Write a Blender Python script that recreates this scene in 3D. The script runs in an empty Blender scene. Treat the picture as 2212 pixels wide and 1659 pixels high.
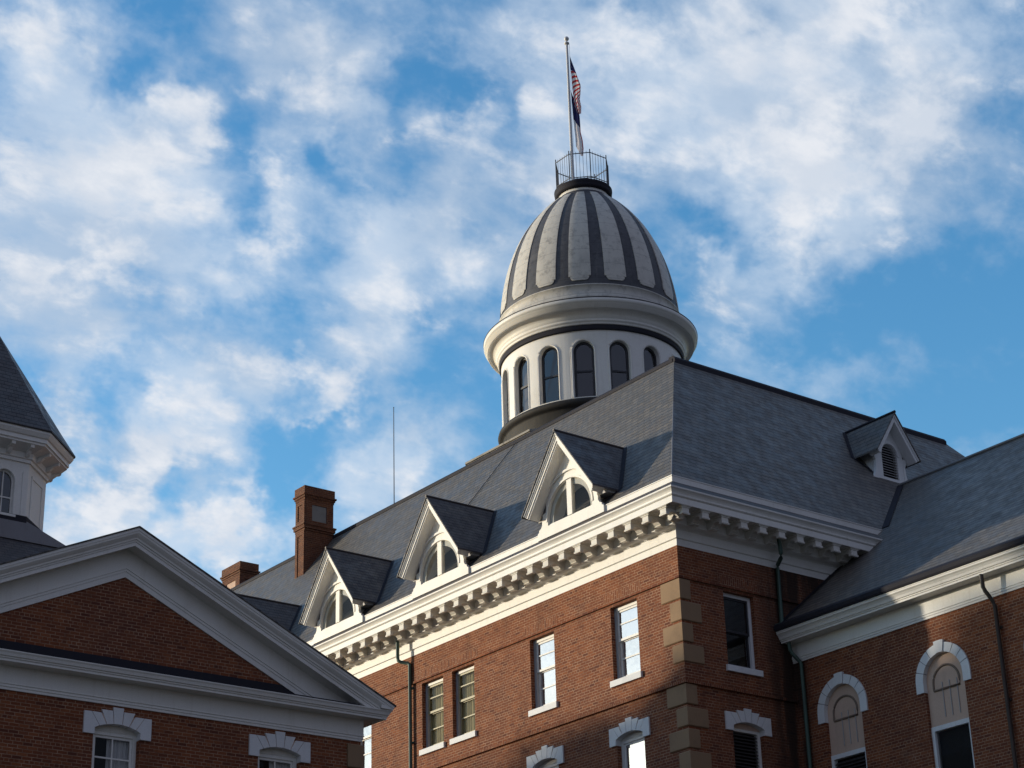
import bpy, bmesh, math, random
from mathutils import Vector, Matrix
random.seed(7)
S = bpy.context.scene
C = S.collection
R = math.radians
PI = math.pi

# ------------------------------------------------------------------ camera
cam_d = bpy.data.cameras.new('camera')
cam = bpy.data.objects.new('camera', cam_d)
C.objects.link(cam)
S.camera = cam
cr, cu, cf = (Vector((0.6042, 0.7963, -0.0279)), Vector((0.3373, -0.2237, 0.9145)), Vector((-0.7220, 0.5620, 0.4032)))
cf = cf.normalized(); cr = (cr - cf * cr.dot(cf)).normalized(); cu = cr.cross(cf)
cam.matrix_world = Matrix(((cr.x, cu.x, -cf.x, 35.289), (cr.y, cu.y, -cf.y, -32.538), (cr.z, cu.z, -cf.z, 1.65), (0, 0, 0, 1)))
cam_d.sensor_width = 36
cam_d.lens = 7183.64 / 3648 * 36
cam_d.clip_end = 5000

# ------------------------------------------------------------------ light
SUN_TO = Vector((-1.18, -1.0, 0.175)).normalized()
sun_d = bpy.data.lights.new('sun', 'SUN')
sun_d.energy = 2.4
sun_d.angle = R(1.3)
sun_d.color = (1.0, 0.885, 0.69)
sun = bpy.data.objects.new('sun', sun_d)
C.objects.link(sun)
sun.rotation_euler = (-SUN_TO).to_track_quat('-Z', 'Y').to_euler()
S.view_settings.view_transform = 'Standard'
S.view_settings.look = 'None'
S.view_settings.exposure = 0.75
S.view_settings.gamma = 1.0

# ------------------------------------------------------------------ sky with clouds
SKY = 0.15
def cam_dir(px, py):      # direction of a point of the sky, from its bearing in the photograph (2212 wide)
    return (cf + cr * ((px - 1106) / 4356.0) - cu * ((py - 829.5) / 4356.0)).normalized()
W = bpy.data.worlds.new('World')
S.world = W
W.use_nodes = True
nt = W.node_tree
nt.nodes.clear()
def N(tree, kind, **kw):
    n = tree.nodes.new(kind)
    for k, v in kw.items(): setattr(n, k, v)
    return n
def math_(tree, op, a, b=None, c=None, clamp=False):
    n = N(tree, 'ShaderNodeMath', operation=op, use_clamp=clamp)
    for i, v in enumerate((a, b, c)):
        if v is None: continue
        if isinstance(v, (int, float)): n.inputs[i].default_value = v
        else: tree.links.new(v, n.inputs[i])
    return n.outputs[0]
def vmath(tree, op, a, b=None):
    n = N(tree, 'ShaderNodeVectorMath', operation=op)
    for i, v in enumerate((a, b)):
        if v is None: continue
        if isinstance(v, (tuple, list, Vector)): n.inputs[i].default_value = tuple(v)
        elif isinstance(v, (int, float)): n.inputs['Scale'].default_value = v
        else: tree.links.new(v, n.inputs[i])
    return n
def mixc(tree, f, a, b, blend='MIX'):
    n = N(tree, 'ShaderNodeMix', data_type='RGBA', blend_type=blend)
    for s, v in ((n.inputs[0], f), (n.inputs[6], a), (n.inputs[7], b)):
        if isinstance(v, (int, float)): s.default_value = v
        elif isinstance(v, (tuple, list)): s.default_value = tuple(v) + ((1,) if len(v) == 3 else ())
        else: tree.links.new(v, s)
    return n.outputs[2]
def ramp(tree, f, stops, interp='LINEAR'):
    n = N(tree, 'ShaderNodeValToRGB')
    n.color_ramp.interpolation = interp
    e = n.color_ramp.elements
    while len(e) < len(stops): e.new(0.5)
    for el, (p, c) in zip(e, stops):
        el.position = p
        el.color = tuple(c) + (1,) if not isinstance(c, (int, float)) else (c, c, c, 1)
    tree.links.new(f, n.inputs[0])
    return n.outputs[0]
def smooth(tree, v, lo, hi, a=0.0, b=1.0):
    n = N(tree, 'ShaderNodeMapRange', interpolation_type='SMOOTHSTEP')
    tree.links.new(v, n.inputs[0])
    for i, x in enumerate((lo, hi, a, b)): n.inputs[i + 1].default_value = x
    return n.outputs[0]
def noise(tree, vec, scale, detail=6, rough=0.55, dist=0.0, dim='3D', lac=2.0):
    n = N(tree, 'ShaderNodeTexNoise', noise_dimensions=dim)
    tree.links.new(vec, n.inputs['Vector'])
    n.inputs['Scale'].default_value = scale
    n.inputs['Detail'].default_value = detail
    n.inputs['Roughness'].default_value = rough
    n.inputs['Distortion'].default_value = dist
    n.inputs['Lacunarity'].default_value = lac
    return n

sky = N(nt, 'ShaderNodeTexSky', sky_type='NISHITA')
sky.sun_disc = False
sky.sun_elevation = math.asin(SUN_TO.z)
sky.sun_rotation = math.atan2(SUN_TO.x, SUN_TO.y) % (2 * PI)
sky.air_density = 1.0
sky.dust_density = 0.3
sky.ozone_density = 2.0
tc = N(nt, 'ShaderNodeTexCoord')
D = vmath(nt, 'NORMALIZE', tc.outputs['Generated']).outputs[0]
# the cloud deck: directions carried to a flat layer overhead
sep = N(nt, 'ShaderNodeSeparateXYZ'); nt.links.new(D, sep.inputs[0])
hz = math_(nt, 'ADD', math_(nt, 'MAXIMUM', sep.outputs[2], 0.0), 0.45)
P = vmath(nt, 'DIVIDE', D, None)
cmb = N(nt, 'ShaderNodeCombineXYZ')
for i in range(3): nt.links.new(hz, cmb.inputs[i])
nt.links.new(cmb.outputs[0], P.inputs[1])
P = P.outputs[0]
warp = noise(nt, P, 7.0, 4, 0.55)
wv = vmath(nt, 'SCALE', vmath(nt, 'SUBTRACT', warp.outputs['Color'], (0.5, 0.5, 0.5)).outputs[0], 0.06).outputs[0]
mpw = N(nt, 'ShaderNodeMapping'); mpw.inputs['Rotation'].default_value = (0, 0, R(20)); mpw.inputs['Scale'].default_value = (1.0, 0.72, 1.0); nt.links.new(P, mpw.inputs[0])
PW = vmath(nt, 'ADD', mpw.outputs[0], vmath(nt, 'SCALE', wv, 0.5).outputs[0]).outputs[0]
warp2 = noise(nt, D, 16.0, 5, 0.62)
wv2 = vmath(nt, 'SCALE', vmath(nt, 'SUBTRACT', warp2.outputs['Color'], (0.5, 0.5, 0.5)).outputs[0], 0.085).outputs[0]
DW = vmath(nt, 'ADD', D, wv2).outputs[0]
n1 = noise(nt, PW, 19.0, 9, 0.56)
n2 = noise(nt, PW, 52.0, 7, 0.56)
dens = math_(nt, 'ADD', math_(nt, 'MULTIPLY', math_(nt, 'SUBTRACT', n1.outputs[0], 0.5), 1.7), math_(nt, 'MULTIPLY', math_(nt, 'SUBTRACT', n2.outputs[0], 0.5), 1.1))
# banks (+) and gaps (-) of the deck
BANKS = [(70, 110, 150, .60), (60, 330, 200, .70), (260, 330, 140, .60), (90, 520, 160, .55), (330, 450, 150, .62), (560, 60, 120, .60), (680, 150, 100, .60), (790, 250, 85, .80), (820, 120, 60, .4),
         (440, 240, 85, .70), (380, 260, 50, .3), (640, 470, 80, .65), (560, 600, 100, .65), (400, 590, 120, .55), (140, 700, 140, .62), (260, 790, 110, .65), (450, 850, 90, .60), (770, 720, 130, .62), (900, 600, 150, .55), (860, 480, 90, .4), (600, 300, 60, .5),
         (1010, 300, 90, .62), (950, 420, 80, .4), (1200, 90, 170, .55), (1420, 130, 220, .60), (1650, 220, 240, .72), (1900, 120, 200, .60), (1720, 400, 130, .62), (1500, 560, 45, .5), (2100, 150, 160, .55), (1250, 300, 140, .48), (1250, 480, 130, .42), (1900, 400, 160, .5), (2100, 420, 120, .35), (1600, 620, 110, .38), (1780, 560, 90, .35),
         (735, 850, 60, .95), (560, 850, 60, .80), (640, 860, 40, .6), (330, 965, 75, .80), (490, 975, 70, .80), (300, 1085, 100, 1.05), (220, 1090, 50, .6), (505, 1112, 75, 1.0), (880, 1015, 105, 1.0), (740, 1080, 70, .7), (445, 1172, 70, .85), (560, 1190, 70, .6), (150, 1155, 90, .85), (170, 1010, 75, .7), (120, 890, 60, .5), (400, 900, 60, .6), (620, 1120, 40, .4),
         (1840, 840, 60, .30), (1960, 780, 60, .36), (1560, 775, 70, .34), (1130, 600, 130, .48), (1010, 540, 90, .35), (1050, 780, 50, .3), (1700, 800, 60, .2)]
GAPS = [(345, 30, 60, .60), (300, 200, 55, .60), (330, 130, 45, .35), (905, 200, 70, .60), (905, 110, 40, .3), (690, 335, 40, .50), (500, 505, 48, .65), (625, 675, 55, .65), (425, 690, 32, .5), (230, 930, 55, .40), (620, 960, 110, .60), (600, 1050, 60, .40),
        (1010, 480, 45, .35), (1490, 445, 50, .40), (1570, 555, 45, .50), (1120, 220, 50, .30), (1980, 620, 160, .45), (2150, 640, 170, .60), (1800, 720, 140, .45), (2100, 830, 200, .55), (1010, 860, 110, .55), (1500, 480, 40, .3), (810, 950, 45, .40), (2190, 270, 60, .5), (700, 20, 60, .25), (1050, 700, 60, .35), (340, 880, 40, .3), (400, 1040, 40, .4), (560, 1050, 50, .4), (1880, 90, 50, .25), (720, 910, 30, .3)]
acc = None
for (px, py, rad, amp), sg in [(b, 0.85) for b in BANKS] + [(g, -0.72) for g in GAPS]:
    d = cam_dir(px, py)
    dist = vmath(nt, 'DISTANCE', DW, d).outputs['Value']
    n = N(nt, 'ShaderNodeMapRange', interpolation_type='SMOOTHSTEP')
    nt.links.new(dist, n.inputs[0])
    r_ = rad / 4356.0
    for i, x in enumerate((r_ * 0.05, r_ * 1.7, sg * amp, 0.0)): n.inputs[i + 1].default_value = x
    acc = n.outputs[0] if acc is None else math_(nt, 'ADD', acc, n.outputs[0])
dens = math_(nt, 'ADD', math_(nt, 'SUBTRACT', dens, 0.06), acc)
veil = math_(nt, 'MULTIPLY', smooth(nt, dens, -0.48, 0.92), 0.74)
n5 = noise(nt, PW, 30.0, 8, 0.55)
dp = math_(nt, 'ADD', math_(nt, 'MULTIPLY', acc, 0.66), math_(nt, 'MULTIPLY', math_(nt, 'SUBTRACT', n5.outputs[0], 0.5), 2.1))
dp = math_(nt, 'ADD', dp, math_(nt, 'MULTIPLY', math_(nt, 'SUBTRACT', n2.outputs[0], 0.5), 0.8))
puff = math_(nt, 'MULTIPLY', smooth(nt, dp, 0.20, 0.86), 0.90)
alpha = math_(nt, 'SUBTRACT', 1.0, math_(nt, 'MULTIPLY', math_(nt, 'SUBTRACT', 1.0, veil), math_(nt, 'SUBTRACT', 1.0, puff)))
east = smooth(nt, sep.outputs[0], -0.30, 0.20)      # unseen grey overcast behind the camera, toned to dim light on shaded walls
alpha = math_(nt, 'ADD', math_(nt, 'MULTIPLY', alpha, math_(nt, 'SUBTRACT', 1.0, east)), math_(nt, 'MULTIPLY', east, 0.94))
n3 = noise(nt, PW, 8.0, 5, 0.5)
cloud = mixc(nt, smooth(nt, n3.outputs[0], 0.40, 0.64), (0.395, 0.450, 0.520), (0.320, 0.375, 0.450))
n4 = noise(nt, PW, 26.0, 6, 0.6)
tops = mixc(nt, smooth(nt, n4.outputs[0], 0.40, 0.68), (0.395, 0.430, 0.485), (0.505, 0.515, 0.540))
cloud = mixc(nt, puff, cloud, tops)
cloud = mixc(nt, east, cloud, (0.126, 0.138, 0.196))
hsv = N(nt, 'ShaderNodeHueSaturation')
hsv.inputs['Saturation'].default_value = 1.3
hsv.inputs['Value'].default_value = 1.38
hsv.inputs['Hue'].default_value = 0.503
nt.links.new(sky.outputs[0], hsv.inputs['Color'])
bg1 = N(nt, 'ShaderNodeBackground'); bg1.inputs[1].default_value = SKY
nt.links.new(hsv.outputs[0], bg1.inputs[0])
bg2 = N(nt, 'ShaderNodeBackground'); bg2.inputs[1].default_value = 1.0
nt.links.new(cloud, bg2.inputs[0])
mx = N(nt, 'ShaderNodeMixShader')
nt.links.new(alpha, mx.inputs[0]); nt.links.new(bg1.outputs[0], mx.inputs[1]); nt.links.new(bg2.outputs[0], mx.inputs[2])
wo = N(nt, 'ShaderNodeOutputWorld')
nt.links.new(mx.outputs[0], wo.inputs[0])
W.cycles.sampling_method = 'MANUAL'
W.cycles.sample_map_resolution = 1024

# ------------------------------------------------------------------ materials
def mat(name, base=(0.5, 0.5, 0.5), rough=0.6, spec=0.5, metal=0.0):
    m = bpy.data.materials.new(name)
    m.use_nodes = True
    t = m.node_tree
    b = t.nodes['Principled BSDF']
    b.inputs['Base Color'].default_value = tuple(base) + (1,)
    b.inputs['Roughness'].default_value = rough
    b.inputs['Specular IOR Level'].default_value = spec
    b.inputs['Metallic'].default_value = metal
    return m, t, b
def uv(t): return N(t, 'ShaderNodeTexCoord').outputs['UV']
def pos(t): return N(t, 'ShaderNodeNewGeometry').outputs['Position']
def bump(t, b, h, strength=0.4, dist=0.02):
    n = N(t, 'ShaderNodeBump')
    n.inputs['Strength'].default_value = strength
    n.inputs['Distance'].default_value = dist
    t.links.new(h, n.inputs['Height'])
    t.links.new(n.outputs[0], b.inputs['Normal'])
def brick_tex(t, vec, w, h, mortar, off=0.5, sq=1.0, sqf=2):
    n = N(t, 'ShaderNodeTexBrick')
    n.offset = off; n.offset_frequency = 2; n.squash = sq; n.squash_frequency = sqf
    t.links.new(vec, n.inputs['Vector'])
    n.inputs['Color1'].default_value = (0, 0, 0, 1); n.inputs['Color2'].default_value = (1, 1, 1, 1); n.inputs['Mortar'].default_value = (.5, .5, .5, 1)
    n.inputs['Scale'].default_value = 1.0
    n.inputs['Mortar Size'].default_value = mortar
    n.inputs['Mortar Smooth'].default_value = 0.15
    n.inputs['Brick Width'].default_value = w; n.inputs['Row Height'].default_value = h
    return n
def brick_mat(name, soot=0.0, rot=False):
    m, t, b = mat(name, rough=0.85, spec=0.2)
    v = uv(t)
    if rot:
        mp = N(t, 'ShaderNodeMapping'); mp.inputs['Rotation'].default_value = (0, 0, PI / 2)
        t.links.new(v, mp.inputs[0]); v = mp.outputs[0]
    wob = noise(t, v, 6.0, 3, 0.6)
    v2 = vmath(t, 'ADD', v, vmath(t, 'SCALE', vmath(t, 'SUBTRACT', wob.outputs['Color'], (.5, .5, .5)).outputs[0], 0.012).outputs[0]).outputs[0]
    bt = brick_tex(t, v2, 0.215 if not rot else 0.215, 0.0716, 0.0074, 0.5, 0.5, 6)
    col = ramp(t, bt.outputs['Color'], [(0.0, (0.115, 0.036, 0.022)), (0.15, (0.170, 0.052, 0.025)), (0.6, (0.215, 0.066, 0.028)), (0.85, (0.262, 0.088, 0.036)), (1.0, (0.180, 0.062, 0.034))])
    big = noise(t, pos(t), 0.45, 5, 0.6)
    col = mixc(t, smooth(t, big.outputs[0], 0.42, 0.72, 0, 0.55), col, (0.115, 0.042, 0.030))
    med = noise(t, pos(t), 1.3, 6, 0.65)
    col = mixc(t, smooth(t, med.outputs[0], 0.5, 0.75, 0, 0.35), col, (0.30, 0.105, 0.042))
    fine = noise(t, v, 60.0, 3, 0.6)
    col = mixc(t, 0.35, col, ramp(t, fine.outputs[0], [(0.3, (0.55, 0.55, 0.55)), (0.7, (1.25, 1.25, 1.25))]), 'MULTIPLY')
    mcol = ramp(t, noise(t, v, 3.0, 4, 0.7).outputs[0], [(0.3, (0.19, 0.105, 0.070)), (0.5, (0.32, 0.190, 0.122)), (0.72, (0.44, 0.29, 0.195))])
    col = mixc(t, bt.outputs['Fac'], col, mcol)
    sal = noise(t, pos(t), 0.9, 7, 0.7)
    col = mixc(t, smooth(t, sal.outputs[0], 0.60, 0.74, 0, 0.28), col, (0.34, 0.22, 0.15))
    mp2 = N(t, 'ShaderNodeMapping'); mp2.inputs['Scale'].default_value = (1.1, 1.1, 0.30); mp2.inputs['Location'].default_value = (3, 7, 1); t.links.new(pos(t), mp2.inputs[0])
    gr = noise(t, mp2.outputs[0], 1.0, 6, 0.65)
    col = mixc(t, smooth(t, gr.outputs[0], 0.52, 0.72, 0, 0.5), col, (0.070, 0.030, 0.022))
    if soot:
        sn0 = noise(t, pos(t), 3.0, 5, 0.65)
        col = mixc(t, smooth(t, sn0.outputs[0], 0.30, 0.70, soot * .7, soot), col, (0.040, 0.026, 0.022))
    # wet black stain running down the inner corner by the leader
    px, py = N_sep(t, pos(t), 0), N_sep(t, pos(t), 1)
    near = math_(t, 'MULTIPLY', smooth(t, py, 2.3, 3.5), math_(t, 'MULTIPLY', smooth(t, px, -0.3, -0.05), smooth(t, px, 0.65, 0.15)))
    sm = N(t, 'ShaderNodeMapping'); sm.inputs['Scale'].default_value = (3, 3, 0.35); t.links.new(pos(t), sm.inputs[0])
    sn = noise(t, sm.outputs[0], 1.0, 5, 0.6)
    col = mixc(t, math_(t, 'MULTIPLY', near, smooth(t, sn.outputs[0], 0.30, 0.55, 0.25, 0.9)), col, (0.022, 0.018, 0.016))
    t.links.new(col, b.inputs['Base Color'])
    hgt = math_(t, 'ADD', math_(t, 'MULTIPLY', bt.outputs['Fac'], -1.0), math_(t, 'MULTIPLY', fine.outputs[0], 0.25))
    bump(t, b, hgt, 0.5, 0.012)
    return m
def slate_mat(name, w=0.26, h=0.2, tint=(1, 1, 1)):
    m, t, b = mat(name, rough=0.6, spec=0.3)
    v = uv(t)
    wob = noise(t, v, 2.5, 3, 0.6)
    v2 = vmath(t, 'ADD', v, vmath(t, 'SCALE', vmath(t, 'SUBTRACT', wob.outputs['Color'], (.5, .5, .5)).outputs[0], 0.022).outputs[0]).outputs[0]
    bt = brick_tex(t, v2, w, h, 0.0085)
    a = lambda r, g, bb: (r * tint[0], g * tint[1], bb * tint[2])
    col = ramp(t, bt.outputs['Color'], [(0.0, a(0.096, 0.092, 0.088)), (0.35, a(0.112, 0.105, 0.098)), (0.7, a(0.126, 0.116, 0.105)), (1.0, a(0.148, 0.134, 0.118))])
    big = noise(t, pos(t), 0.5, 6, 0.65)
    col = mixc(t, smooth(t, big.outputs[0], 0.5, 0.75, 0, 0.45), col, a(0.135, 0.108, 0.084))
    st = noise(t, pos(t), 2.6, 6, 0.65)
    col = mixc(t, smooth(t, st.outputs[0], 0.52, 0.75, 0, 0.3), col, a(0.095, 0.094, 0.10))
    fr = math_(t, 'FRACT', math_(t, 'DIVIDE', N_sep(t, v2, 1), h))
    line = math_(t, 'LESS_THAN', fr, 0.13)
    col = mixc(t, math_(t, 'MAXIMUM', math_(t, 'MULTIPLY', line, 0.9), math_(t, 'MULTIPLY', bt.outputs['Fac'], 0.7)), col, a(0.022, 0.022, 0.026))
    t.links.new(col, b.inputs['Base Color'])
    ro = smooth(t, st.outputs[0], 0.35, 0.7, 0.42, 0.68); t.links.new(ro, b.inputs['Roughness'])
    hgt = math_(t, 'ADD', math_(t, 'SUBTRACT', math_(t, 'MULTIPLY', fr, -0.9), math_(t, 'MULTIPLY', bt.outputs['Fac'], 0.6)), math_(t, 'MULTIPLY', bt.outputs['Color'], 0.35))
    bump(t, b, hgt, 0.55, 0.02)
    return m
def N_sep(t, v, i):
    n = N(t, 'ShaderNodeSeparateXYZ'); t.links.new(v, n.inputs[0]); return n.outputs[i]
def stained(name, base, dark, rough=0.55, spec=0.4, amount=0.5, scale=1.2, streak=True, fine=0.25, light=None):
    m, t, b = mat(name, rough=rough, spec=spec)
    p = pos(t)
    a = noise(t, p, scale, 6, 0.65)
    f = smooth(t, a.outputs[0], 0.48, 0.78, 0, amount)
    if streak:
        mp = N(t, 'ShaderNodeMapping'); mp.inputs['Scale'].default_value = (7, 7, 0.55); t.links.new(p, mp.inputs[0])
        s = noise(t, mp.outputs[0], 1.0, 5, 0.6)
        f = math_(t, 'ADD', f, smooth(t, s.outputs[0], 0.52, 0.78, 0, amount * 0.8), clamp=True)
    col = mixc(t, f, base, dark)
    if light is not None:
        l = noise(t, p, scale * 2.3, 6, 0.7)
        col = mixc(t, smooth(t, l.outputs[0], 0.55, 0.72, 0, 0.6), col, light)
    g = noise(t, p, 40.0, 4, 0.6)
    col = mixc(t, fine, col, ramp(t, g.outputs[0], [(0.3, (0.7, 0.7, 0.7)), (0.7, (1.15, 1.15, 1.15))]), 'MULTIPLY')
    t.links.new(col, b.inputs['Base Color'])
    bump(t, b, g.outputs[0], 0.15, 0.006)
    return m

M = {}
M['brick'] = brick_mat('brick_masonry')
M['soldier'] = brick_mat('brick_on_end', rot=True)
M['brick_sooty'] = brick_mat('sooty_chimney_brick', 0.55)
M['slate'] = slate_mat('slate_shingles')
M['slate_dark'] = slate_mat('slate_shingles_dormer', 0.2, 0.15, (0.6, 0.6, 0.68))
M['white'] = stained('white_paint', (0.78, 0.765, 0.73), (0.55, 0.51, 0.44), 0.5, 0.4, 0.35, 0.9)
M['soffit'] = stained('white_paint_weathered', (0.70, 0.675, 0.62), (0.46, 0.42, 0.35), 0.6, 0.3, 0.45, 2.0)
M['stone'] = stained('brownstone', (0.30, 0.200, 0.122), (0.20, 0.135, 0.09), 0.85, 0.2, 0.5, 2.5, False)
M['stone_white'] = stained('white_painted_stone', (0.72, 0.73, 0.74), (0.52, 0.51, 0.50), 0.6, 0.3, 0.3, 2.0)
M['stucco'] = stained('beige_stucco', (0.58, 0.42, 0.33), (0.44, 0.32, 0.25), 0.85, 0.2, 0.5, 1.6)
M['dark_metal'] = stained('dark_sheet_metal', (0.024, 0.024, 0.034), (0.045, 0.036, 0.034), 0.75, 0.18, 0.5, 1.0)
M['grey_metal'] = stained('grey_sheet_metal', (0.16, 0.155, 0.165), (0.10, 0.085, 0.085), 0.5, 0.5, 0.5, 0.8)
M['brown_metal'] = stained('rusty_roll_metal', (0.06, 0.048, 0.045), (0.10, 0.055, 0.03), 0.55, 0.5, 0.6, 1.5, False)
M['gutter'] = stained('gutter_metal', (0.055, 0.043, 0.042), (0.12, 0.09, 0.065), 0.6, 0.4, 0.6, 1.2)
M['copper'] = stained('patinated_copper', (0.055, 0.105, 0.085), (0.035, 0.045, 0.04), 0.55, 0.5, 0.6, 1.5)
M['bronze'] = stained('brown_pipe', (0.060, 0.045, 0.038), (0.03, 0.03, 0.03), 0.5, 0.5, 0.6, 1.5)
M['dome_dark'] = stained('dome_lead', (0.075, 0.076, 0.088), (0.135, 0.134, 0.14), 0.6, 0.35, 0.7, 1.1, True, 0.3, (0.040, 0.041, 0.052))
def seams(m, col_dark, step=0.62, amt=0.5):
    t = m.node_tree; b = t.nodes['Principled BSDF']
    src = b.inputs['Base Color'].links[0].from_socket
    z = N_sep(t, pos(t), 2)
    w_ = noise(t, pos(t), 1.5, 2, .5)
    fr = math_(t, 'FRACT', math_(t, 'ADD', math_(t, 'DIVIDE', z, step), math_(t, 'MULTIPLY', w_.outputs[0], .05)))
    ln = math_(t, 'MULTIPLY', math_(t, 'LESS_THAN', fr, 0.035), amt)
    blot = noise(t, pos(t), 4.0, 6, .7)
    c = mixc(t, smooth(t, blot.outputs[0], .48, .70, 0, .7), src, col_dark)
    t.links.new(mixc(t, ln, c, col_dark), b.inputs['Base Color'])
M['dome_light'] = stained('dome_cream', (0.56, 0.535, 0.485), (0.41, 0.395, 0.37), 0.55, 0.4, 0.7, 0.9, True, 0.25)
seams(M['dome_light'], (0.25, 0.235, 0.22)); seams(M['dome_dark'], (0.035, 0.035, 0.042), .5, .6)
M['lead_dark'] = stained('dark_lead', (0.026, 0.025, 0.026), (0.06, 0.056, 0.05), 0.7, 0.25, 0.6, 1.2)
M['sash_olive'] = stained('olive_sash_paint', (0.36, 0.32, 0.19), (0.26, 0.23, 0.14), 0.5, 0.4, 0.4, 3.0)
M['plinth'] = stained('stained_cement', (0.30, 0.28, 0.25), (0.08, 0.07, 0.065), 0.8, 0.3, 0.85, 1.5)
M['steel'] = stained('aluminium', (0.62, 0.62, 0.63), (0.42, 0.40, 0.38), 0.35, 0.6, 0.3, 2.0)
M['iron'] = stained('painted_iron', (0.045, 0.05, 0.065), (0.07, 0.05, 0.045), 0.5, 0.5, 0.5, 3.0, False)
M['grey_and_shade'] = stained('grey_paint_and_shade', (0.42, 0.42, 0.43), (0.30, 0.29, 0.28), 0.5, 0.4, 0.4, 3.0)  # stands for shade on the window stiles; plain grey paint on bars and slats
M['sash_dark'] = stained('dark_sash_paint', (0.022, 0.022, 0.028), (0.04, 0.036, 0.034), 0.45, 0.5, 0.4, 3.0)
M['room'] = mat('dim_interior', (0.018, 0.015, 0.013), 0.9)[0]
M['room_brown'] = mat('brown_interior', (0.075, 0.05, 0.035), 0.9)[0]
M['louvre'] = stained('joint_grey_and_panel_shade', (0.20, 0.20, 0.21), (0.12, 0.12, 0.12), 0.6, 0.3, 0.5, 2.0)  # grey arch joints; also puts shade into the tall chimney's stucco panel
M['groove_shade'] = stained('groove_shadow_tone', (0.22, 0.165, 0.13), (0.15, 0.11, 0.09), 0.9, 0.2, 0.5, 3.0, False)  # shadow along the fanlight outline, put into a darker stucco tone
M['louvre_dark'] = stained('louvre_slats_dark', (0.05, 0.045, 0.045), (0.03, 0.03, 0.03), 0.6, 0.3, 0.5, 2.0)
M['ground'] = stained('paved_ground', (0.09, 0.085, 0.07), (0.055, 0.07, 0.035), 0.9, 0.2, 0.6, 0.1, False)
M['bark'] = stained('bark', (0.09, 0.065, 0.045), (0.05, 0.038, 0.03), 0.9, 0.2, 0.6, 2.0)

def glass_mat(name, refl=0.3, tint=(0.9, 0.92, 0.92), fr=1.0):
    m = bpy.data.materials.new(name); m.use_nodes = True
    t = m.node_tree; t.nodes.clear()
    tr = N(t, 'ShaderNodeBsdfTransparent'); tr.inputs[0].default_value = tuple(tint) + (1,)
    gl = N(t, 'ShaderNodeBsdfGlossy'); gl.inputs['Roughness'].default_value = 0.03; gl.inputs[0].default_value = (0.95, 0.96, 0.97, 1)
    nb = N(t, 'ShaderNodeBump'); nb.inputs['Strength'].default_value = 0.06; nb.inputs['Distance'].default_value = 0.05
    t.links.new(noise(t, pos(t), 2.2, 3, 0.5).outputs[0], nb.inputs['Height']); t.links.new(nb.outputs[0], gl.inputs['Normal'])
    lw = N(t, 'ShaderNodeFresnel'); lw.inputs[0].default_value = 1.5
    f = math_(t, 'ADD', math_(t, 'MULTIPLY', lw.outputs[0], fr), refl, clamp=True)
    mxs = N(t, 'ShaderNodeMixShader'); t.links.new(f, mxs.inputs[0]); t.links.new(tr.outputs[0], mxs.inputs[1]); t.links.new(gl.outputs[0], mxs.inputs[2])
    o = N(t, 'ShaderNodeOutputMaterial'); t.links.new(mxs.outputs[0], o.inputs[0])
    return m
M['glass'] = glass_mat('old_window_glass', 0.5)
M['glass_dull'] = glass_mat('dull_window_glass', 0.0, (0.8, 0.8, 0.78), 0.35)
M['glass_dim'] = glass_mat('dim_window_glass', 0.06, (0.75, 0.78, 0.78))
def curtain_mat(name, c1, c2, sc=18):
    m, t, b = mat(name, rough=0.9, spec=0.1)
    mp = N(t, 'ShaderNodeMapping'); mp.inputs['Scale'].default_value = (sc, sc, 0.6); t.links.new(pos(t), mp.inputs[0])
    n = noise(t, mp.outputs[0], 1.0, 4, 0.6)
    t.links.new(ramp(t, n.outputs[0], [(0.35, c2), (0.65, c1)]), b.inputs['Base Color'])
    return m
M['curtain'] = curtain_mat('white_curtain', (0.82, 0.82, 0.84), (0.58, 0.58, 0.62))
M['blind'] = curtain_mat('olive_blind', (0.66, 0.57, 0.32), (0.48, 0.42, 0.24))
M['drape'] = curtain_mat('beige_drape', (0.42, 0.36, 0.27), (0.20, 0.165, 0.13))

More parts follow.
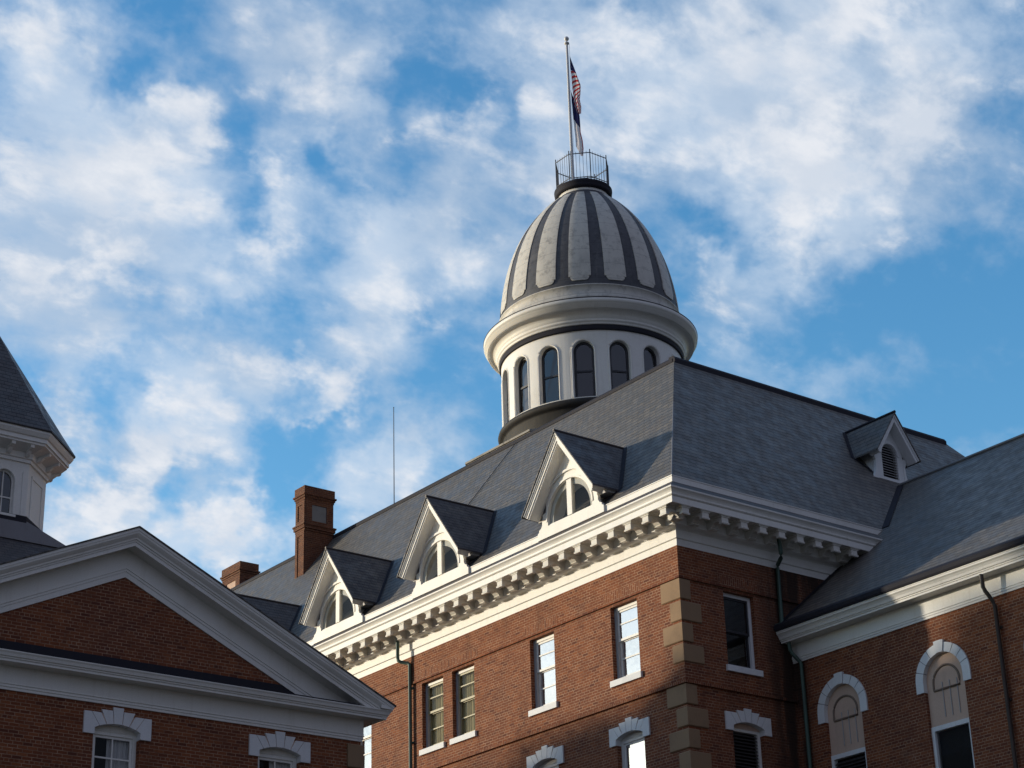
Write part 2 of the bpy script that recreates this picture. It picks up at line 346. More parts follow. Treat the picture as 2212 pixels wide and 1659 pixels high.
# ------------------------------------------------------------------ mesh builder
def origin(o):
    v = Vector((0, 0, 0))
    while o is not None:
        v = v + Vector(o.location); o = o.parent
    return v
class Face:
    """a facade: u runs right, z up, d goes into the wall"""
    def __init__(s, base, u, inn):
        s.b = Vector(base); s.u = Vector(u); s.i = Vector(inn)
    def __call__(s, u, z, d=0.0):
        return s.b + s.u * u + Vector((0, 0, z)) + s.i * d
FA = Face((0, 0, 0), (1, 0, 0), (0, 1, 0))
FB = Face((0, 0, 0), (0, 1, 0), (-1, 0, 0))
FW = Face((0, 3.77, 0), (1, 0, 0), (0, 1, 0))
FL = Face((-2, 0, 0), (0, 1, 0), (-1, 0, 0))
class MB:
    def __init__(s): s.v = []; s.f = []; s.m = []; s.k = 0; s.sm = []; s.smooth = False
    def face(s, pts):
        i = len(s.v); s.v += [Vector(p) for p in pts]; s.f.append(list(range(i, i + len(pts)))); s.m.append(s.k); s.sm.append(s.smooth)
    def grid(s, rows, close=False):
        i = len(s.v); n = len(rows[0])
        for r in rows: s.v += [Vector(p) for p in r]
        for a in range(len(rows) - 1):
            for b in range(n if close else n - 1):
                c = (b + 1) % n
                s.f.append([i + a * n + b, i + a * n + c, i + (a + 1) * n + c, i + (a + 1) * n + b]); s.m.append(s.k); s.sm.append(s.smooth)
    def hexa(s, p):   # eight corners: 0-3 bottom loop, 4-7 top loop
        for q in ((3, 2, 1, 0), (4, 5, 6, 7), (0, 1, 5, 4), (1, 2, 6, 5), (2, 3, 7, 6), (3, 0, 4, 7)): s.face([p[j] for j in q])
    def box(s, x0, x1, y0, y1, z0, z1):
        s.hexa([(x0, y0, z0), (x1, y0, z0), (x1, y1, z0), (x0, y1, z0), (x0, y0, z1), (x1, y0, z1), (x1, y1, z1), (x0, y1, z1)])
    def fbox(s, F, u0, u1, z0, z1, d0, d1):
        s.hexa([F(u0, z0, d0), F(u1, z0, d0), F(u1, z0, d1), F(u0, z0, d1), F(u0, z1, d0), F(u1, z1, d0), F(u1, z1, d1), F(u0, z1, d1)])
    def prism(s, F, poly, d0, d1):
        s.face([F(u, z, d0) for u, z in poly]); s.face([F(u, z, d1) for u, z in reversed(poly)])
        for a in range(len(poly)):
            (u, z), (u2, z2) = poly[a], poly[(a + 1) % len(poly)]
            s.face([F(u, z, d0), F(u, z, d1), F(u2, z2, d1), F(u2, z2, d0)])
    def ring(s, F, uc, zc, r0, r1, a0, a1, d0, d1, n=20):
        A = [a0 + (a1 - a0) * i / n for i in range(n + 1)]
        rows = []
        for (r, d) in ((r0, d1), (r0, d0), (r1, d0), (r1, d1)):
            rows.append([F(uc + r * math.cos(a), zc + r * math.sin(a), d) for a in A])
        s.grid(rows)
        for a in (A[0], A[-1]): s.face([F(uc + r * math.cos(a), zc + r * math.sin(a), d) for (r, d) in ((r0, d1), (r0, d0), (r1, d0), (r1, d1))])
    def tube(s, pts, r, n=10, caps=True):
        pts = [Vector(p) for p in pts]; rows = []
        rr = r if isinstance(r, (list, tuple)) else [r] * len(pts)
        up = Vector((0, 0, 1))
        for i, p in enumerate(pts):
            t = (pts[min(i + 1, len(pts) - 1)] - pts[max(i - 1, 0)]).normalized()
            a = t.cross(up if abs(t.z) < 0.95 else Vector((1, 0, 0))).normalized(); b = t.cross(a)
            rows.append([p + a * (rr[i] * math.cos(2 * PI * j / n)) + b * (rr[i] * math.sin(2 * PI * j / n)) for j in range(n)])
        o = s.smooth; s.smooth = True; s.grid(rows, True); s.smooth = o
        if caps: s.face(rows[0]); s.face(rows[-1])
    def lathe(s, prof, c, n=96, a0=0.0, a1=2 * PI, smooth=True):
        full = abs(a1 - a0 - 2 * PI) < 1e-6
        A = [a0 + (a1 - a0) * i / n for i in range(n if full else n + 1)]
        o = s.smooth; s.smooth = smooth
        s.grid([[(c[0] + r * math.cos(a), c[1] + r * math.sin(a), z) for a in A] for r, z in prof], full)
        s.smooth = o
    def sweep(s, path, prof, to3, closed=False):
        """prof points (lateral, normal) swept on a 2-D path with mitred corners; lateral goes to the right of travel"""
        n = len(path); rows = []
        for i, p in enumerate(path):
            ns = []
            for a, b in ((i - 1, i), (i, i + 1)):
                if not closed and (a < 0 or b >= n): continue
                q0, q1 = path[a % n], path[b % n]
                dx, dy = q1[0] - q0[0], q1[1] - q0[1]; l = math.hypot(dx, dy); ns.append((dy / l, -dx / l))
            if len(ns) == 1: mx_, my_ = ns[0]
            else:
                k = 1 + ns[0][0] * ns[1][0] + ns[0][1] * ns[1][1]
                mx_, my_ = (ns[0][0] + ns[1][0]) / k, (ns[0][1] + ns[1][1]) / k
            rows.append([to3(p[0] + mx_ * q, p[1] + my_ * q, w) for q, w in prof])
        if closed: rows.append(rows[0])
        s.grid(rows)
        if not closed: s.face(rows[0]); s.face(rows[-1])
    def build(s, name, mats, parent=None, loc=None):
        if not isinstance(mats, (list, tuple)): mats = [mats]
        o0 = origin(parent) if parent is not None else Vector(loc if loc is not None else (0, 0, 0))
        me = bpy.data.meshes.new(name)
        me.from_pydata([tuple(v - o0) for v in s.v], [], s.f)
        for m in mats: me.materials.append(M[m] if isinstance(m, str) else m)
        uvl = me.uv_layers.new(name='UVMap')
        for p in me.polygons:
            p.material_index = s.m[p.index]; p.use_smooth = s.sm[p.index]
            n = p.normal
            if abs(n.z) > 0.98: t, up = Vector((1, 0, 0)), Vector((0, 1, 0))
            else:
                t = Vector((-n.y, n.x, 0)).normalized(); up = n.cross(t)
                if up.z < 0: up = -up
            for li in p.loop_indices:
                w = me.vertices[me.loops[li].vertex_index].co + o0
                uvl.data[li].uv = (w.dot(t), w.dot(up))
        me.update()
        ob = bpy.data.objects.new(name, me)
        C.objects.link(ob)
        if parent is not None: ob.parent = parent
        else: ob.location = o0
        return ob
def thing(name, label, cat, loc, group=None):
    o = bpy.data.objects.new(name, None); C.objects.link(o)
    o.location = loc; o.empty_display_size = 0.3
    tag(o, label, cat, group)
    return o
def tag(o, label, cat, group=None):
    o['label'] = label; o['category'] = cat
    if group: o['group'] = group
def copy_tree(o, off, parent=None):
    c = o.copy(); C.objects.link(c)
    c.parent = parent if parent is not None else o.parent
    if off is not None: c.location = Vector(o.location) + Vector(off)
    for ch in list(o.children): copy_tree(ch, None, c)
    return c
XY = lambda a, b, w: (a, b, w)

def wall_holes(mb, F, u0, u1, z0, z1, holes, depth=0.3, rev=None):
    """flat wall with rectangular openings and their reveals"""
    us = sorted(set([u0, u1] + [h[0] for h in holes] + [h[1] for h in holes]))
    zs = sorted(set([z0, z1] + [h[2] for h in holes] + [h[3] for h in holes]))
    for a, b in zip(us, us[1:]):
        for c, d in zip(zs, zs[1:]):
            um, zm = (a + b) / 2, (c + d) / 2
            if any(h[0] < um < h[1] and h[2] < zm < h[3] for h in holes): continue
            mb.face([F(a, c), F(b, c), F(b, d), F(a, d)])
    for a, b, c, d in holes:
        for (p, q) in (((a, c), (a, d)), ((a, d), (b, d)), ((b, d), (b, c)), ((b, c), (a, c))):
            mb.face([F(p[0], p[1]), F(q[0], q[1]), F(q[0], q[1], depth), F(p[0], p[1], depth)])

# ------------------------------------------------------------------ ground
g = MB()
g.face([(-1500, -1500, 0), (1500, -1500, 0), (1500, 1500, 0), (-1500, 1500, 0)])
go = g.build('ground', 'ground'); go['kind'] = 'structure'

# ================================================================== MAIN BUILDING
main = thing('main_building', 'large red brick block with slate mansard roof, bracketed white cornice and gabled dormers', 'building', (0, 0, 0))
LX = -40.0; LY = 21.1
ZF = 18.18
# ---- openings
OA = [(-2.68, -1.63), (-6.08, -5.03), (-9.68, -8.63), (-11.17, -10.12), (-14.85, -13.80), (-18.3, -17.25)]
SILL, HEAD = 15.345, 17.26
LA = [-2.153, -5.56, -8.97]            # lower windows with stepped lintels
LB = [1.986]
LZ0, LSPR, LCRN = 13.665, 13.80, 13.93  # lintel foot, spring and crown
w = MB()
holesA = [(a, b, SILL, HEAD) for a, b in OA] + [(c - .525, c + .525, 11.0, LCRN) for c in LA]
wall_holes(w, FA, LX, 0, 0, ZF, holesA, 0.32)
holesB = [(1.47, 2.52, SILL, HEAD), (1.986 - .525, 1.986 + .525, 11.0, LCRN)]
wall_holes(w, FB, 0, LY, 0, ZF, holesB, 0.32)
w.face([(LX, LY, 0), (0, LY, 0), (0, LY, ZF), (LX, LY, ZF)])
w.face([(LX, 0, 0), (LX, LY, 0), (LX, LY, ZF), (LX, 0, ZF)])
wall = w.build('wall', 'brick', main)
# string courses: projecting brick bands round the corner
b = MB()
b.sweep([(LX, 0), (0, 0), (0, LY)], [(0.0, 17.335), (0.055, 17.335), (0.055, 17.40), (0.035, 17.405), (0.035, 18.185)], XY)
b.build('brick_band', 'brick', main)
b = MB()
b.sweep([(LX, 0), (0, 0), (0, 3.76)], [(0.0, 14.655), (0.075, 14.655), (0.075, 14.728), (0.012, 14.735)], XY)
b.build('string_course', 'soldier', main)
# soldier courses over the top windows
for F_, a, c in [(FA, *o) for o in OA] + [(FB, 1.47, 2.52)]:
    b = MB(); b.fbox(F_, a - .22, c + .22, 17.41, 17.66, -.040, -.02)
    b.build('soldier_course', 'soldier', main)
# quoins
QA = [(16.80, 17.325, 1), (16.25, 16.74, 0), (15.71, 16.19, 1), (15.20, 15.65, 0), (14.14, 14.645, 1), (13.60, 14.07, 0), (13.06, 13.535, 1), (12.52, 12.99, 0), (11.98, 12.45, 1), (11.44, 11.9, 0)]
for z0, z1, k in QA:
    la, lb = (.67, .32) if k else (.36, .64)
    q = MB(); c = .02
    pr = [(0.0, z0), (0.04 - c, z0), (0.04, z0 + c), (0.04, z1 - c), (0.04 - c, z1), (0.0, z1)]
    q.sweep([(-la, 0), (0, 0), (0, lb)], pr, XY)
    q.build('quoin', 'stone', main)

# ---- windows
def window(F, u0, u1, z0, z1, parent, bars, curtain='curtain', glass='glass', frame='white', d=0.13, sill=True, lower_in=0.05, louvre=False, room='room', sash=None, cur=(0.0, 1.0)):
    f = MB()
    fw = 0.085
    f.fbox(F, u0, u0 + fw, z0, z1, d, d + .12); f.fbox(F, u1 - fw, u1, z0, z1, d, d + .12)
    f.k = 2; f.fbox(F, u0 + fw, u1 - fw, z1 - .09, z1, d - .002, d + .12); f.k = 0; f.fbox(F, u0 + fw, u1 - fw, z0, z0 + .05, d - .002, d + .12)
    a, b_ = u0 + fw, u1 - fw
    mid = bars['meet']
    f.k = 1
    if not louvre:
        for (za, zb, dd) in ((mid, z1 - .09, d + .03), (z0 + .05, mid + .03, d + .03 + lower_in)):
            f.fbox(F, a, a + .05, za, zb, dd, dd + .04); f.fbox(F, b_ - .05, b_, za, zb, dd, dd + .04)
            f.fbox(F, a + .05, b_ - .05, zb - .055, zb, dd - .002, dd + .04); f.fbox(F, a + .05, b_ - .05, za, za + .06, dd - .002, dd + .04)
        for zm in bars['h']:
            dd = d + .03 if zm > mid else d + .03 + lower_in
            f.fbox(F, a + .05, b_ - .05, zm - .017, zm + .017, dd + .002, dd + .038)
        for um in bars.get('v', []):
            f.fbox(F, um - .015, um + .015, mid, z1 - .1, d + .034, d + .066); f.fbox(F, um - .015, um + .015, z0 + .06, mid, d + .034 + lower_in, d + .066 + lower_in)
    win = f.build('window', [frame, sash or frame, 'white' if frame == 'grey_and_shade' else frame], parent)  # grey stiles have their shade in the paint; the head stays white
    if louvre:
        s = MB(); zz = z0 + .06
        while zz < z1 - .12:
            s.hexa([F(a, zz, d + .02), F(b_, zz, d + .02), F(b_, zz + .012, d + .02), F(a, zz + .012, d + .02), F(a, zz + .055, d + .09), F(b_, zz + .055, d + .09), F(b_, zz + .067, d + .09), F(a, zz + .067, d + .09)])
            zz += .085
        s.build('louvre', 'louvre_dark', win)
    else:
        p = MB()
        p.face([F(a + .05, mid + .03, d + .05), F(b_ - .05, mid + .03, d + .05), F(b_ - .05, z1 - .14, d + .05), F(a + .05, z1 - .14, d + .05)])
        p.face([F(a + .05, z0 + .11, d + .05 + lower_in), F(b_ - .05, z0 + .11, d + .05 + lower_in), F(b_ - .05, mid, d + .05 + lower_in), F(a + .05, mid, d + .05 + lower_in)])
        p.build('pane', glass, win)
        if curtain:
            k = MB(); n = 44; rows = [[], []]
            for i in range(n + 1):
                u = u0 + .02 + (u1 - u0 - .04) * (cur[0] + (cur[1] - cur[0]) * i / n)
                dd = d + .14 + .022 * math.sin(i * 1.15 + .6 * math.sin(i * .37))
                rows[0].append(F(u, z0, dd)); rows[1].append(F(u, z1, dd))
            k.smooth = True; k.grid(rows); k.build('curtain' if curtain != 'blind' else 'blind', curtain, win)
    r = MB()
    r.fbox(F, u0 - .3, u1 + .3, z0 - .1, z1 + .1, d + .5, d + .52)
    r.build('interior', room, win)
    if sill:
        s = MB()
        s.hexa([F(u0 - .075, z0 - .18, -.07), F(u1 + .075, z0 - .18, -.07), F(u1 + .075, z0 - .18, .1), F(u0 - .075, z0 - .18, .1),
                F(u0 - .075, z0 - .025, -.07), F(u1 + .075, z0 - .025, -.07), F(u1 + .075, z0 - .004, .1), F(u0 - .075, z0 - .004, .1)])
        s.fbox(F, u0 + .003, u1 - .003, z0 - .01, z0 + .012, .099, d + .02)
        s.build('sill', 'stone_white', win)
    return win
BAR = {'meet': 16.36, 'h': [16.80, 15.90]}
for i, (a, b_) in enumerate(OA):
    if i in (2, 3): window(FA, a, b_, SILL, HEAD, main, BAR, 'blind', 'glass_dull', 'grey_and_shade', sash='sash_olive')
    else: window(FA, a, b_, SILL, HEAD, main, BAR, 'curtain', 'glass', 'grey_and_shade', sash='white')
window(FB, 1.47, 2.52, SILL, HEAD, main, {'meet': 16.25, 'h': []}, None, 'glass_dim', 'stone_white', sash='sash_dark')

def lintel(F, c, z0, parent, host):
    """white flat arch of seven stepped voussoirs with a segmental soffit; z0 = foot"""
    spr, crn = z0 + .135, z0 + .255
    hw = .525; rise = crn - spr; rad = (hw * hw + rise * rise) / (2 * rise); zc = crn - rad
    ar = lambda x: zc + math.sqrt(max(rad * rad - x * x, 0))
    l = MB(); gp = .006
    def blk(x0i, x1i, x0o, x1o, ztop):
        n = 5
        lo = [(c + x0i + (x1i - x0i) * i / n, ar(x0i + (x1i - x0i) * i / n)) for i in range(n + 1)]
        l.prism(F, lo + [(c + x1o, ztop), (c + x0o, ztop)], -.045, .16)
    blk(-.095 + gp, .095 - gp, -.125 + gp, .125 - gp, z0 + .60)
    for s in (-1, 1):
        def bs(a, b, e, f, zt):
            if s > 0: blk(a + gp, b - gp, e + gp, f - gp, zt)
            else: blk(-b + gp, -a - gp, -f + gp, -e - gp, zt)
        bs(.095, .255, .125, .385, z0 + .525)
        bs(.255, .415, .385, .60, z0 + .455)
        n = 4
        lo = [(c + s * (.415 + gp + (.519 - .415 - gp) * i / n), ar(.415 + (.525 - .415) * i / n)) for i in range(n)] + [(c + s * .519, ar(.519))]
        poly = lo + [(c + s * .519, z0), (c + s * .765, z0), (c + s * .765, z0 + .455), (c + s * (.60 + gp), z0 + .455)]
        l.prism(F, poly if s > 0 else poly[::-1], -.045, .16)
    # the mortar behind the joints
    l.k = 1
    n = 12
    pts = [(c - .5 + 1.0 * i / n, ar(-.5 + 1.0 * i / n) + .01) for i in range(n + 1)]
    l.prism(F, pts + [(c + .6, z0 + .44), (c - .6, z0 + .44)], -.03, .15)
    o = l.build('lintel', ['stone_white', 'stucco'], host)
    return spr, crn
def arched_window(F, c, z0, parent, zb, curtain=None, glass='glass_dim', louvre=False, bars=None, frame='white', cur=(0.0, 1.0)):
    spr = z0 + .135; crn = z0 + .255
    win = window(F, c - .525, c + .525, zb, spr, parent, bars or {'meet': zb + (spr - zb) * .52, 'h': []}, curtain, glass, frame, 0.14, False, louvre=louvre, cur=cur)
    t = MB()      # tympanum board under the arch
    hw = .525; rise = crn - spr; rad = (hw * hw + rise * rise) / (2 * rise); zc = crn - rad; n = 14
    pts = [(c - hw + 2 * hw * i / n, zc + math.sqrt(rad * rad - (-hw + 2 * hw * i / n) ** 2)) for i in range(n + 1)]
    t.prism(F, [(c + hw, spr - .02), (c - hw, spr - .02)] + pts, .13, .18)
    t.build('tympanum', 'stucco' if louvre else 'soffit', win)
    lintel(F, c, z0, parent, win)
    return win
for c in LA: arched_window(FA, c, LZ0, main, 11.0, 'curtain', 'glass')
arched_window(FB, 1.986, LZ0, main, 11.0, louvre=True)

# ---- cornice
co = MB()
PROF = [(0.0, 18.175), (0.038, 18.175), (0.038, 18.335), (0.026, 18.343), (0.026, 18.352), (0.068, 18.37), (0.068, 18.59), (0.09, 18.60), (0.09, 18.61), (0.11, 18.615), (0.13, 18.625), (0.19, 18.635), (0.23, 18.655), (0.25, 18.665), (0.25, 18.685), (0.22, 18.69),
        (0.22, 18.945), (0.81, 18.945), (0.81, 18.92), (0.845, 18.92), (0.845, 19.075), (0.815, 19.082), (0.815, 19.096), (0.85, 19.106), (0.868, 19.128), (0.85, 19.15), (0.83, 19.156), (0.835, 19.19), (0.857, 19.23), (0.89, 19.265), (0.925, 19.287), (0.925, 19.325), (0.90, 19.332), (0.2, 19.332)]
co.sweep([(LX, 0), (0, 0), (0, LY)], PROF, XY)
cornice = co.build('cornice', 'white', main)
def bracket_mesh():
    m = MB()
    side = [(.79, 18.90), (.79, 18.745), (.775, 18.715), (.71, 18.715), (.685, 18.765), (.61, 18.795), (.53, 18.795), (.46, 18.775), (.41, 18.725), (.36, 18.685), (.31, 18.668), (.21, 18.672), (.21, 18.90)]
    G = Face((0, 0, 0), (0, -1, 0), (1, 0, 0))
    m.prism(G, side, -.11, .11)
    m.prism(G, [(.795, 18.752), (.812, 18.73), (.802, 18.697), (.71, 18.697), (.69, 18.73), (.72, 18.752)], -.13, .13)
    m.prism(G, [(.40, 18.70), (.41, 18.672), (.37, 18.65), (.31, 18.65), (.29, 18.672), (.30, 18.70)], -.13, .13)
    m.box(-.145, .145, -.808, -.21, 18.872, 18.903)
    m.box(-.18, .18, -.83, -.21, 18.903, 18.946)
    return m
bk = bracket_mesh().build('bracket', 'soffit', cornice)
bk.location = (.43, 0, 0)
for i in range(1, 44): copy_tree(bk, (-.675 * i, 0, 0))
bk2 = copy_tree(bk, (0, 0, 0)); bk2.location = (0, -.36, 0); bk2.rotation_euler = (0, 0, PI / 2)
for i in range(1, 14): copy_tree(bk2, (0, .662 * i, 0))
gu = MB()
gu.sweep([(LX, 0), (0, 0), (0, LY)], [(0.3, 19.35), (0.905, 19.334), (0.885, 19.35), (0.30, 19.745), (0.285, 19.745)], XY)
gu.build('gutter', 'gutter', main)
fa = MB()
fa.sweep([(LX, 0), (0, 0), (0, LY)], [(0.2, 19.74), (0.285, 19.738), (0.285, 19.90), (0.30, 19.905), (0.30, 19.93), (0.2, 19.94)], XY)
fa.build('fascia', 'white', main)

# ---- mansard roof
RS, RZ0, RI, RZ1 = 0.27, 19.925, 4.62, 26.20
ro = MB()
P0 = [(LX - RS, -RS), (RS, -RS), (RS, LY + RS), (LX - RS, LY + RS)]
P1 = [(LX + RI, RI), (-RI, RI), (-RI, LY - RI), (LX + RI, LY - RI)]
for i in range(4):
    a, b_ = P0[i], P0[(i + 1) % 4]; c, d_ = P1[(i + 1) % 4], P1[i]
    ro.face([(*a, RZ0), (*b_, RZ0), (*c, RZ1), (*d_, RZ1)])
ro.face([(*p, RZ1) for p in P1])
roof = ro.build('roof', 'slate', main)
SL = (RZ1 - RZ0) / (RI + RS)
ya = lambda z: -RS + (z - RZ0) / SL          # main roof surface, front slope
cp = MB()
cp.sweep([(LX + RI, RI), (-RI, RI)], [(-.10, 26.30), (.02, 26.29), (.075, 26.22), (.075, 26.13), (.03, 26.11), (-.1, 26.12)], XY)
cp.build('ridge_cap', 'dark_metal', roof)
cp = MB()
cp.sweep([(-RI, RI - .06), (-RI, LY - RI - .05)], [(-.16, 26.32), (.03, 26.31), (.10, 26.22), (.10, 26.02), (.04, 25.98), (-.16, 26.0)], XY)
cp.build('ridge_cap', 'dark_metal', roof)
hp = MB()
hp.tube([(RS, -RS, RZ0 + .0), (-RI + .0, RI, RZ1 - .05)], .02, 8)
hp.build('hip_strip', 'grey_metal', roof)
cb_ = MB()
cb_.tube([(-12.2, ya(22.4) - .02, 22.42), (-12.2, ya(26.1) - .02, 26.13)], .012, 5)
cb_.build('lightning_cable', 'iron', roof)
# chimneys
def chimney(x0, x1, y0, y1, zb, ztop, panels):
    m = MB()
    def ring_(e, za, zb_): m.box(x0 - e, x1 + e, y0 - e, y1 + e, za, zb_)
    ring_(0, zb, ztop - 1.70)
    ring_(.03, ztop - 1.70, ztop - 1.62); ring_(.07, ztop - 1.62, ztop - 1.50); ring_(.10, ztop - 1.50, ztop - 1.44)
    ring_(.0, ztop - 1.44, ztop - .52)
    ring_(.03, ztop - .52, ztop - .44); ring_(.06, ztop - .44, ztop - .36); ring_(.10, ztop - .36, ztop - .30); ring_(.05, ztop - .30, ztop)
    # raised brick frames round the recessed panels
    def frame(F, ua, ub, za, zb_):
        m.fbox(F, ua, ub, za, zb_, -.03, .0)
    fx = Face((0, y0, 0), (1, 0, 0), (0, 1, 0)); fy = Face((x1, 0, 0), (0, 1, 0), (-1, 0, 0))
    for F, a, b_ in ((fx, x0, x1), (fy, y0, y1)):
        for (za, zb_) in ((ztop - 1.44, ztop - .53),) + (((zb, ztop - 1.705),) if F is fx else ()):
            L = b_ - a; e = .24 * L
            frame(F, a, a + e, za, zb_); frame(F, b_ - e, b_, za, zb_)
            frame(F, a + e, b_ - e, zb_ - .16, zb_)
            if za > zb: frame(F, a + e, b_ - e, za, za + .14)
    m.k = 1
    for F, a, b_ in ((fx, x0, x1), (fy, y0, y1)):
        if (F is fx and 'x' in panels) or (F is fy and 'y' in panels):
            e = .24 * (b_ - a); m.fbox(F, a + e, b_ - e, ztop - 1.30, ztop - .69, -.006, .01)
    m.k = 2
    m.box(x0 + .06, x1 - .06, y0 + .06, y1 - .06, ztop, ztop + .01)
    return m.build('chimney', ['brick_sooty', 'louvre' if panels == 'y' else 'stucco', 'room'], roof)  # the tall chimney's grey panel is stucco with its shade in the colour
chimney(-23.78, -23.19, 3.36, 4.55, 23.9, 27.94, 'y')
chimney(-32.3, -30.95, 5.2, 5.95, 25.5, 27.62, 'x')

# ---- dormers on the sunlit slope
def dormer(xc):
    F = Face((xc, 0, 0), (1, 0, 0), (0, 1, 0))
    yF, yR = -.345, -.76          # face of the dormer, front of its rake boards
    ze, za = 20.40, 22.40; he = 1.50
    sl = (za - ze) / he
    m = MB()
    # face with a half-round opening
    rr, zs, zb = .94, 20.17, 20.05
    top = lambda u: za - .16 - abs(u) * sl
    def halfw(z): return 1.0
    us = sorted(set([-1.0, 1.0] + [rr * math.cos(PI * i / 32) for i in range(33)] + [0.0]))
    us = [round(u, 5) for u in us]
    for a, b_ in zip(us, us[1:]):
        ha = math.sqrt(max(rr * rr - a * a, 0)); hb = math.sqrt(max(rr * rr - b_ * b_, 0))
        if abs((a + b_) / 2) < rr:
            m.face([F(a, zs + ha, yF), F(b_, zs + hb, yF), F(b_, max(top(b_), zs + hb + .02), yF), F(a, max(top(a), zs + ha + .02), yF)])
            m.face([F(a, 19.74, yF), F(b_, 19.74, yF), F(b_, zb, yF), F(a, zb, yF)])
            m.face([F(a, zs + ha, yF), F(b_, zs + hb, yF), F(b_, zs + hb, yF + .09), F(a, zs + ha, yF + .09)])
            m.face([F(a, zb, yF), F(b_, zb, yF), F(b_, zb, yF + .09), F(a, zb, yF + .09)])
        else:
            m.face([F(a, 19.74, yF), F(b_, 19.74, yF), F(b_, top(b_), yF), F(a, top(a), yF)])
    for s in (-1, 1):
        m.face([F(s * rr, zb, yF), F(s * rr, zs, yF), F(s * rr, zs, yF + .09), F(s * rr, zb, yF + .09)])
        # scrolled ear beside the face, and the cheek behind it
        ear = [(s * 1.0, 19.74), (s * 1.40, 19.74), (s * 1.40, 19.93), (s * 1.33, 19.97), (s * 1.33, 20.02), (s * 1.24, 20.06), (s * 1.19, 20.14), (s * 1.19, 20.24), (s * 1.16, 20.30), (s * 1.16, 20.42), (s * 1.0, 20.46)]
        m.prism(F, ear if s > 0 else ear[::-1], yF, yF + .09)
        m.face([F(s * .998, 19.86, yF + .003), F(s * .998, 20.8, yF + .003), F(s * .998, 20.8, ya(20.8) + .1), F(s * .998, 19.86, ya(19.86) + .1)])
    # hood mould over the window
    m.ring(F, 0, zs, 1.16, 1.22, R(42), R(138), yF - .05, yF, 18)
    m.ring(F, 0, zs, .945, 1.0, 0, PI, yF - .025, yF, 28)
    do = m.build('dormer', 'white', main)
    # rake boards in three mouldings and the soffit behind
    rk = MB()
    path = [(xc - he, ze), (xc, za), (xc + he, ze)]
    prof = [(0.0, yR), (.05, yR), (.055, yR + .03), (.09, yR + .03), (.095, yR + .055), (.155, yR + .055), (.16, yR + .085), (.20, yR + .085), (.205, yR + .12), (.215, yF + .02), (.0, yF + .02)]
    rk.sweep(path, prof, lambda a, b_, w_: (a, w_, b_))
    rk.build('rake_board', 'white', do)
    # slate roof
    r_ = MB(); e = .03
    for s in (-1, 1):
        A = [F(0, za + e, yR - .03), F(s * (he + .03), ze + e - .03, yR - .03), F(s * (he + .03), ze + e - .03, ya(ze) + .06), F(0, za + e, ya(za) + .06)]
        B = [p - Vector((0, 0, .05)) for p in A]
        r_.hexa(B + A)
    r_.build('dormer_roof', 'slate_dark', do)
    for s in (-1, 1):      # boxed eave under each slope
        ev = MB()
        ev.hexa([F(s * 1.01, ze - .10, yF + .10), F(s * (he - .03), ze - .10, yF + .10), F(s * (he - .03), ze - .10, ya(ze - .10)), F(s * 1.01, ze - .10, ya(ze - .10) + .05),
                 F(s * 1.01, ze + .55, yF + .10), F(s * (he - .03), ze - .02, yF + .10), F(s * (he - .03), ze - .02, ya(ze)), F(s * 1.01, ze + .55, ya(ze + .55))])
        ev.build('eave', 'grey_and_shade', do)
    rc = MB()
    rc.tube([F(0, za + .03, yR - .04), F(0, za + .03, ya(za) + .12)], .035, 8)
    rc.build('ridge_roll', 'brown_metal', do)
    # valley flashing on the main roof
    vf = MB()
    for s in (-1, 1):
        def on(u, z): return F(u, z + .012, ya(z) - .012)
        vf.face([on(s * .0, za), on(s * .16, za + .02), on(s * (he + .2), ze - .02), on(s * he, ze)])
        vf.face([on(s * he, ze), on(s * (he + .2), ze - .02), on(s * 1.18, 19.96), on(s * 1.0, 19.96)])
    vf.build('valley_flashing', 'dark_metal', do)
    # window
    fr = MB()
    d = yF + .02
    fr.ring(F, 0, zs, rr - .16, rr + .01, 0, PI, d + .06, d + .42, 28)
    fr.fbox(F, -rr, rr, zb - .005, zb + .04, d + .02, d + .42)
    fr.fbox(F, -.10, .10, zb + .04, zs + rr - .01, yF + .006, d + .10)
    for s in (-1, 1): fr.fbox(F, s * (rr - .075) - .08, s * (rr - .075) + .08, zb + .035, zs, d + .062, d + .418)
    fo = fr.build('window', 'white', do)
    pa = MB()
    pts = [((rr + .005) * math.cos(PI * i / 24), zs + (rr + .005) * math.sin(PI * i / 24)) for i in range(25)]
    pa.face([F(u, z, d + .045) for u, z in pts] + [F(-rr, zb + .03, d + .045), F(rr, zb + .03, d + .045)])
    pa.build('pane', 'glass_dull', do)
    cu_ = MB(); cu_.smooth = True
    for (ua, ub) in ((-.9, -.55), (.42, .90)):
        rows = [[], []]
        for i in range(13):
            u = ua + (ub - ua) * i / 12; dd = d + .46 + .03 * math.sin(i * 1.7)
            rows[0].append(F(u, zb, dd)); rows[1].append(F(u, zs + math.sqrt(max(rr * rr - u * u, 0)), dd))
        cu_.grid(rows)
    cu_.build('curtain', 'drape', do)
    im = MB()
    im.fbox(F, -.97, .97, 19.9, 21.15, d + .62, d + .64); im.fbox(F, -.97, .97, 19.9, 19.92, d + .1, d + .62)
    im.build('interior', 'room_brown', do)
    return do
d0 = dormer(-3.74)
for dx in (-6.0, -11.43, -16.96, -22.5): copy_tree(d0, (dx, 0, 0))

